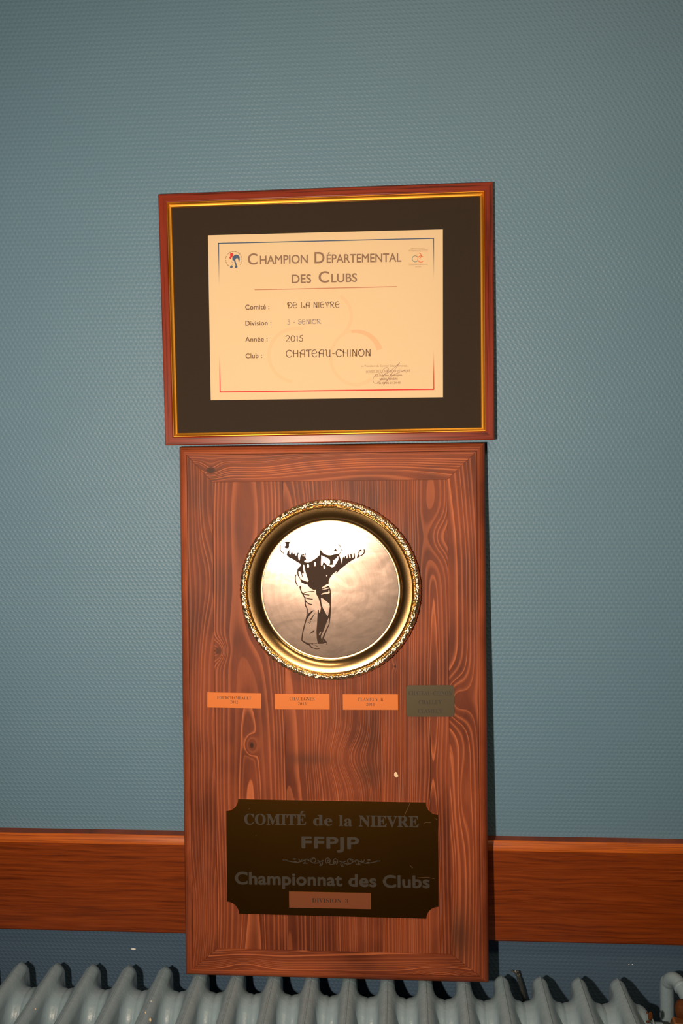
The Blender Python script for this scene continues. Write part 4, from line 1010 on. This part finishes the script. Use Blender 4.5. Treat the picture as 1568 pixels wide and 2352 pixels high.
# ------------------------------------------------------------------ cast-iron radiator
PITCHX, X0R = 0.0493, -0.5144
ZR = OZ - 0.7027
def sminp(a, b, k):
    h = np.clip(0.5+0.5*(b-a)/k, 0, 1)
    return b*(1-h)+a*h - k*h*(1-h)
def radiator_section():
    h = 0.0015
    xs = np.linspace(-PITCHX/2-h/2, PITCHX/2+h/2, int(PITCHX/h)+2)
    xs = np.unique(np.concatenate([xs[np.abs(xs) > 0.0019], np.linspace(-0.0018, 0.0018, 9)]))
    ys = np.arange(-0.206, -0.028, 0.0017)
    zs = np.concatenate([np.arange(-1.335, -0.80, 0.0065), np.arange(-0.80, -0.699, 0.0016)])
    X, Y, Z = np.meshgrid(xs, ys, zs, indexing='ij')
    zt = -0.7027
    def loaf(ztop, zbot, y0, y1, rc, a, p):
        # rounded rectangle in YZ inset by a
        cy, cz = (y0+y1)/2, (ztop+zbot)/2
        hy, hz = (y1-y0)/2-a-rc, (ztop-zbot)/2-a-rc
        qy, qz = np.abs(Y-cy)-hy, np.abs(Z-cz)-hz
        D = np.sqrt(np.maximum(qy, 0)**2+np.maximum(qz, 0)**2)+np.minimum(np.maximum(qy, qz), 0)-rc
        return (np.maximum(D, 0)**p+np.abs(X)**p)**(1/p)-a
    aa = 0.0098
    top = loaf(zt, -0.800, -0.200, -0.0355, 0.010, aa, 1.75)
    bot = loaf(-1.245, -1.325, -0.200, -0.0355, 0.010, aa, 1.75)
    d = np.minimum(top, bot)
    seam = np.exp(-(X/0.0009)**2)*0.0015
    for yc in (-0.058, -0.118, -0.178):
        tube_d = np.sqrt((X/0.95)**2+(Y-yc)**2)-0.0145
        tube_d = np.maximum(tube_d, np.abs(Z+1.02)-0.25)
        d = sminp(d, tube_d, 0.014)
    groove = 0.0012*np.exp(-((np.abs(X)-PITCHX/2)/0.0012)**2)
    swell = 0.0016*np.exp(-((np.abs(X)-PITCHX/2+0.004)/0.0022)**2)
    for zc, yc in ((-0.7485, -0.088), (-1.285, -0.084)):
        hub = np.sqrt((Y-yc)**2+(Z-zc)**2)-0.031+groove*0.9-swell*0.35
        d = sminp(d, hub, 0.015)
    V = d - seam
    # surface nets
    nx, ny, nz = V.shape
    S = V < 0
    cell = np.zeros((nx-1, ny-1, nz-1), int)
    for i in (0, 1):
        for j in (0, 1):
            for k in (0, 1): cell += S[i:nx-1+i, j:ny-1+j, k:nz-1+k]
    act = (cell > 0) & (cell < 8)
    idx = -np.ones(act.shape, int); idx[act] = np.arange(act.sum())
    P = np.zeros(act.shape+(3,)); C = np.zeros(act.shape)
    G = [X, Y, Z]
    for ax in range(3):
        for a in (0, 1):
            for b in (0, 1):
                o = [0, 0, 0]; oth = [q for q in range(3) if q != ax]; o[oth[0]] = a; o[oth[1]] = b
                s0 = tuple(slice(o[q], V.shape[q]-1+o[q]) for q in range(3))
                o2 = list(o); o2[ax] = 1
                s1 = tuple(slice(o2[q], V.shape[q]-1+o2[q]) for q in range(3))
                v0, v1 = V[s0], V[s1]
                cr = (v0 < 0) != (v1 < 0)
                t = np.where(cr, v0/np.where(cr, v0-v1, 1), 0)
                for q in range(3): P[..., q] += np.where(cr, G[q][s0]+t*(G[q][s1]-G[q][s0]), 0)
                C += cr
    verts = (P[act]/C[act][:, None])
    faces = []
    for ax in range(3):
        o1, o2 = [q for q in range(3) if q != ax]
        sl0 = [slice(1, n-1) for n in V.shape]; sl0[ax] = slice(0, V.shape[ax]-1)
        sl1 = list(sl0); sl1[ax] = slice(1, V.shape[ax])
        a, b = S[tuple(sl0)], S[tuple(sl1)]
        I = np.argwhere(a != b)
        sg = a[a != b]
        base = I.copy(); base[:, o1] += 1; base[:, o2] += 1
        def cidx(d1, d2):
            q = base.copy(); q[:, o1] += d1; q[:, o2] += d2
            return idx[q[:, 0], q[:, 1], q[:, 2]]
        f = np.stack([cidx(-1, -1), cidx(0, -1), cidx(0, 0), cidx(-1, 0)], 1)
        flip = sg if ax != 1 else ~sg
        f[~flip] = f[~flip][:, ::-1]
        faces.append(f)
    faces = np.concatenate(faces)
    faces = faces[(faces >= 0).all(1)]
    me = bpy.data.meshes.new('radiator_section')
    me.from_pydata(verts.tolist(), [], faces.tolist())
    me.update()
    for p in me.polygons: p.use_smooth = True
    me.materials.append(M_ENAMEL)
    return me
sec = radiator_section()
RB = empty('radiator', (X0R+8*PITCHX, -0.118, OZ-1.335))
tag(RB, 'grey-green painted cast iron radiator with many rounded sections below the wooden rail', 'radiator')
for k in range(-3, 17):
    o = bpy.data.objects.new('radiator_section', sec); root_col.objects.link(o)
    o.parent = RB
    o.location = (k*PITCHX-8*PITCHX, 0.118, 1.335)
# legs
for k in (-3, 6, 16):
    bm = bmesh.new(); bm_box(bm, -.012, .012, -.05, .05, -(OZ-(OZ-1.335))+1.335-0.09, 0.012)
    lg = from_bm('leg', bm, M_ENAMEL, RB, bevel=.003); lg.location = ((k-8)*PITCHX, 0, 0)
# end bush and union on the right
XE = X0R+16.5*PITCHX
def xlathe(prof, seg=40):
    bm = bmesh.new(); rows = []
    for x, r in prof: rows.append([bm.verts.new((x, r*cos(2*pi*i/seg), r*sin(2*pi*i/seg))) for i in range(seg)])
    for j in range(len(rows)-1):
        for i in range(seg): bm.faces.new((rows[j][i], rows[j][(i+1) % seg], rows[j+1][(i+1) % seg], rows[j+1][i]))
    bm.faces.new(rows[0][::-1]); bm.faces.new(rows[-1])
    return bm
o = from_bm('end_bush', xlathe([(-.003, .028), (.002, .0285), (.0035, .0265), (.0042, .019), (.0095, .0188), (.0105, .0175), (.0108, .0135), (.022, .013)]), M_ENAMEL, RB)
smooth_by_angle(o, 35); o.location = (XE-RB.location.x, -0.088+0.118, -0.7485+1.335)
# rust patches where the enamel has come off
for (px, py, rx, ry) in ((1493, 2334, 5, 10), (1487, 2347, 3, 3), (1486, 2326, 2, 2)):
    c = hit_wall(px, py, -0.110)
    bm = bmesh.new(); bmesh.ops.create_icosphere(bm, subdivisions=2, radius=1)
    for v in bm.verts: v.co = Vector((v.co.x*rx*.0006, v.co.y*0.0015, v.co.z*ry*.0006))
    r = from_bm('rust_patch', bm, M_RUST, RB, smooth=True); r.location = (c.x-RB.location.x+0.000, c.y+0.118, c.z-(OZ-1.335))

# supply pipe and valve at the far right
pp = empty('heating_pipe', (0.325, -0.03, OZ-1.42)); tag(pp, 'painted heating pipe bending over beside the right end of the radiator', 'pipe')
def W(px, py, Y):
    p = hit_wall(px, py, Y); return (p.x-0.325, p.y+0.03, p.z-(OZ-1.42))
leg_top = W(1531, 2268, -0.040)
path = [(leg_top[0]+0.002, leg_top[1], 0.0), (leg_top[0]+0.002, leg_top[1], 0.35), (leg_top[0]+0.001, leg_top[1], leg_top[2]-0.06), leg_top, W(1536, 2254, -0.044), W(1545, 2249, -0.050), W(1557, 2257, -0.058), W(1570, 2277, -0.070), W(1584, 2304, -0.084), W(1598, 2335, -0.100)]
cp = catmull(path, 8)
o = from_bm('pipe', tube(cp, 0.0088, 24), M_ENAMEL, pp, smooth=True)
a, b = Vector(cp[-22]), Vector(cp[-19])
o = from_bm('pipe_collar', tube([a, a.lerp(b, .15), a.lerp(b, .85), b], [.0092, .0099, .0099, .0092], 24), M_ENAMEL, pp, smooth=True)
a, b = Vector(W(1570, 2305, -0.090)), Vector(W(1572, 2334, -0.104))
o = from_bm('rusty_joint', tube([a, a.lerp(b, .3), a.lerp(b, .7), b], [.0095, .0112, .0112, .0098], 14), M_RUST, pp, smooth=True)
vx = Vector(W(1572, 2356, -0.104))
bm = xlathe([(-.020, .011), (-.018, .0125), (-.006, .0125), (-.005, .014), (.022, .015), (.03, .012)], 6)
o = from_bm('valve_nut', bm, M_BRASS, pp); o.location = vx + Vector((0.006, 0, -0.004))

# crinkled foil strip hanging behind the sections
st = empty('foil_strip', hit_wall(1200, 2290, -0.012)); tag(st, 'crinkled shiny strip hanging between two radiator sections right of the trophy board', 'strip')
bm = bmesh.new(); rnd = random.Random(2)
cl = [(1180, 2227), (1186, 2234), (1191, 2246), (1196, 2262), (1200, 2278), (1204, 2296), (1208, 2330)]
cl = catmull(cl, 4); rows = []
for i, (px, py) in enumerate(cl):
    t = i/(len(cl)-1); hw = (9-4*min(1, t*4)) * (1 if t < .25 else 1)
    row = []
    for j in range(7):
        q = hit_wall(px + hw*(j/3-1), py, -0.010 - 0.006*t) - st.location
        q.y += -0.003*cos((j/3-1)*1.2) + rnd.uniform(-.0012, .0012)*(1 if t < .35 else .3)
        q.z += rnd.uniform(-.001, .001)*(1 if t < .3 else .2)
        row.append(bm.verts.new(q))
    rows.append(row)
for i in range(len(rows)-1):
    for j in range(6): bm.faces.new((rows[i][j], rows[i][j+1], rows[i+1][j+1], rows[i+1][j]))
ge = bmesh.ops.solidify(bm, geom=list(bm.faces), thickness=0.0008)
o = from_bm('crumpled_sheet', bm, M_FOIL, st)

# chips on the wall
wb = bpy.data.objects['wall_back']
for (px, py, w, h) in ((306, 2180, 6, 2.2), (1444, 2215.5, 1.5, 1), (1452, 2215, 1.4, 1)):
    c = hit_wall(px, py, 0)
    bm = bmesh.new(); bmesh.ops.create_icosphere(bm, subdivisions=2, radius=1)
    for v in bm.verts: v.co = Vector((v.co.x*w*.0006*(1+.3*sin(v.co.z*5)), v.co.y*.0006, v.co.z*h*.0006))
    o = from_bm('paint_chip', bm, M_WHITE, wb, smooth=True); o.location = c
# small chips in the radiator paint
for (px, py, Y, r) in ((345, 2343, -0.165, .0016), (334, 2326, -0.150, .0009), (347, 2300, -0.125, .0007), (82, 2318, -0.150, .0007)):
    c = hit_wall(px, py, Y)
    dr = (CAMP-c).normalized()
    # walk along the view ray to the enamel surface
    bm = bmesh.new(); bmesh.ops.create_icosphere(bm, subdivisions=2, radius=r)
    for v in bm.verts: v.co.z *= 1.7
    dgl = bpy.context.evaluated_depsgraph_get()
    d = (c-CAMP).normalized()
    ok, loc, nrm, i_, ob, _m = scene.ray_cast(dgl, CAMP, d)
    o = from_bm('paint_chip', bm, M_CHIP, RB, smooth=True)
    o.location = (loc if ok else c) - RB.location
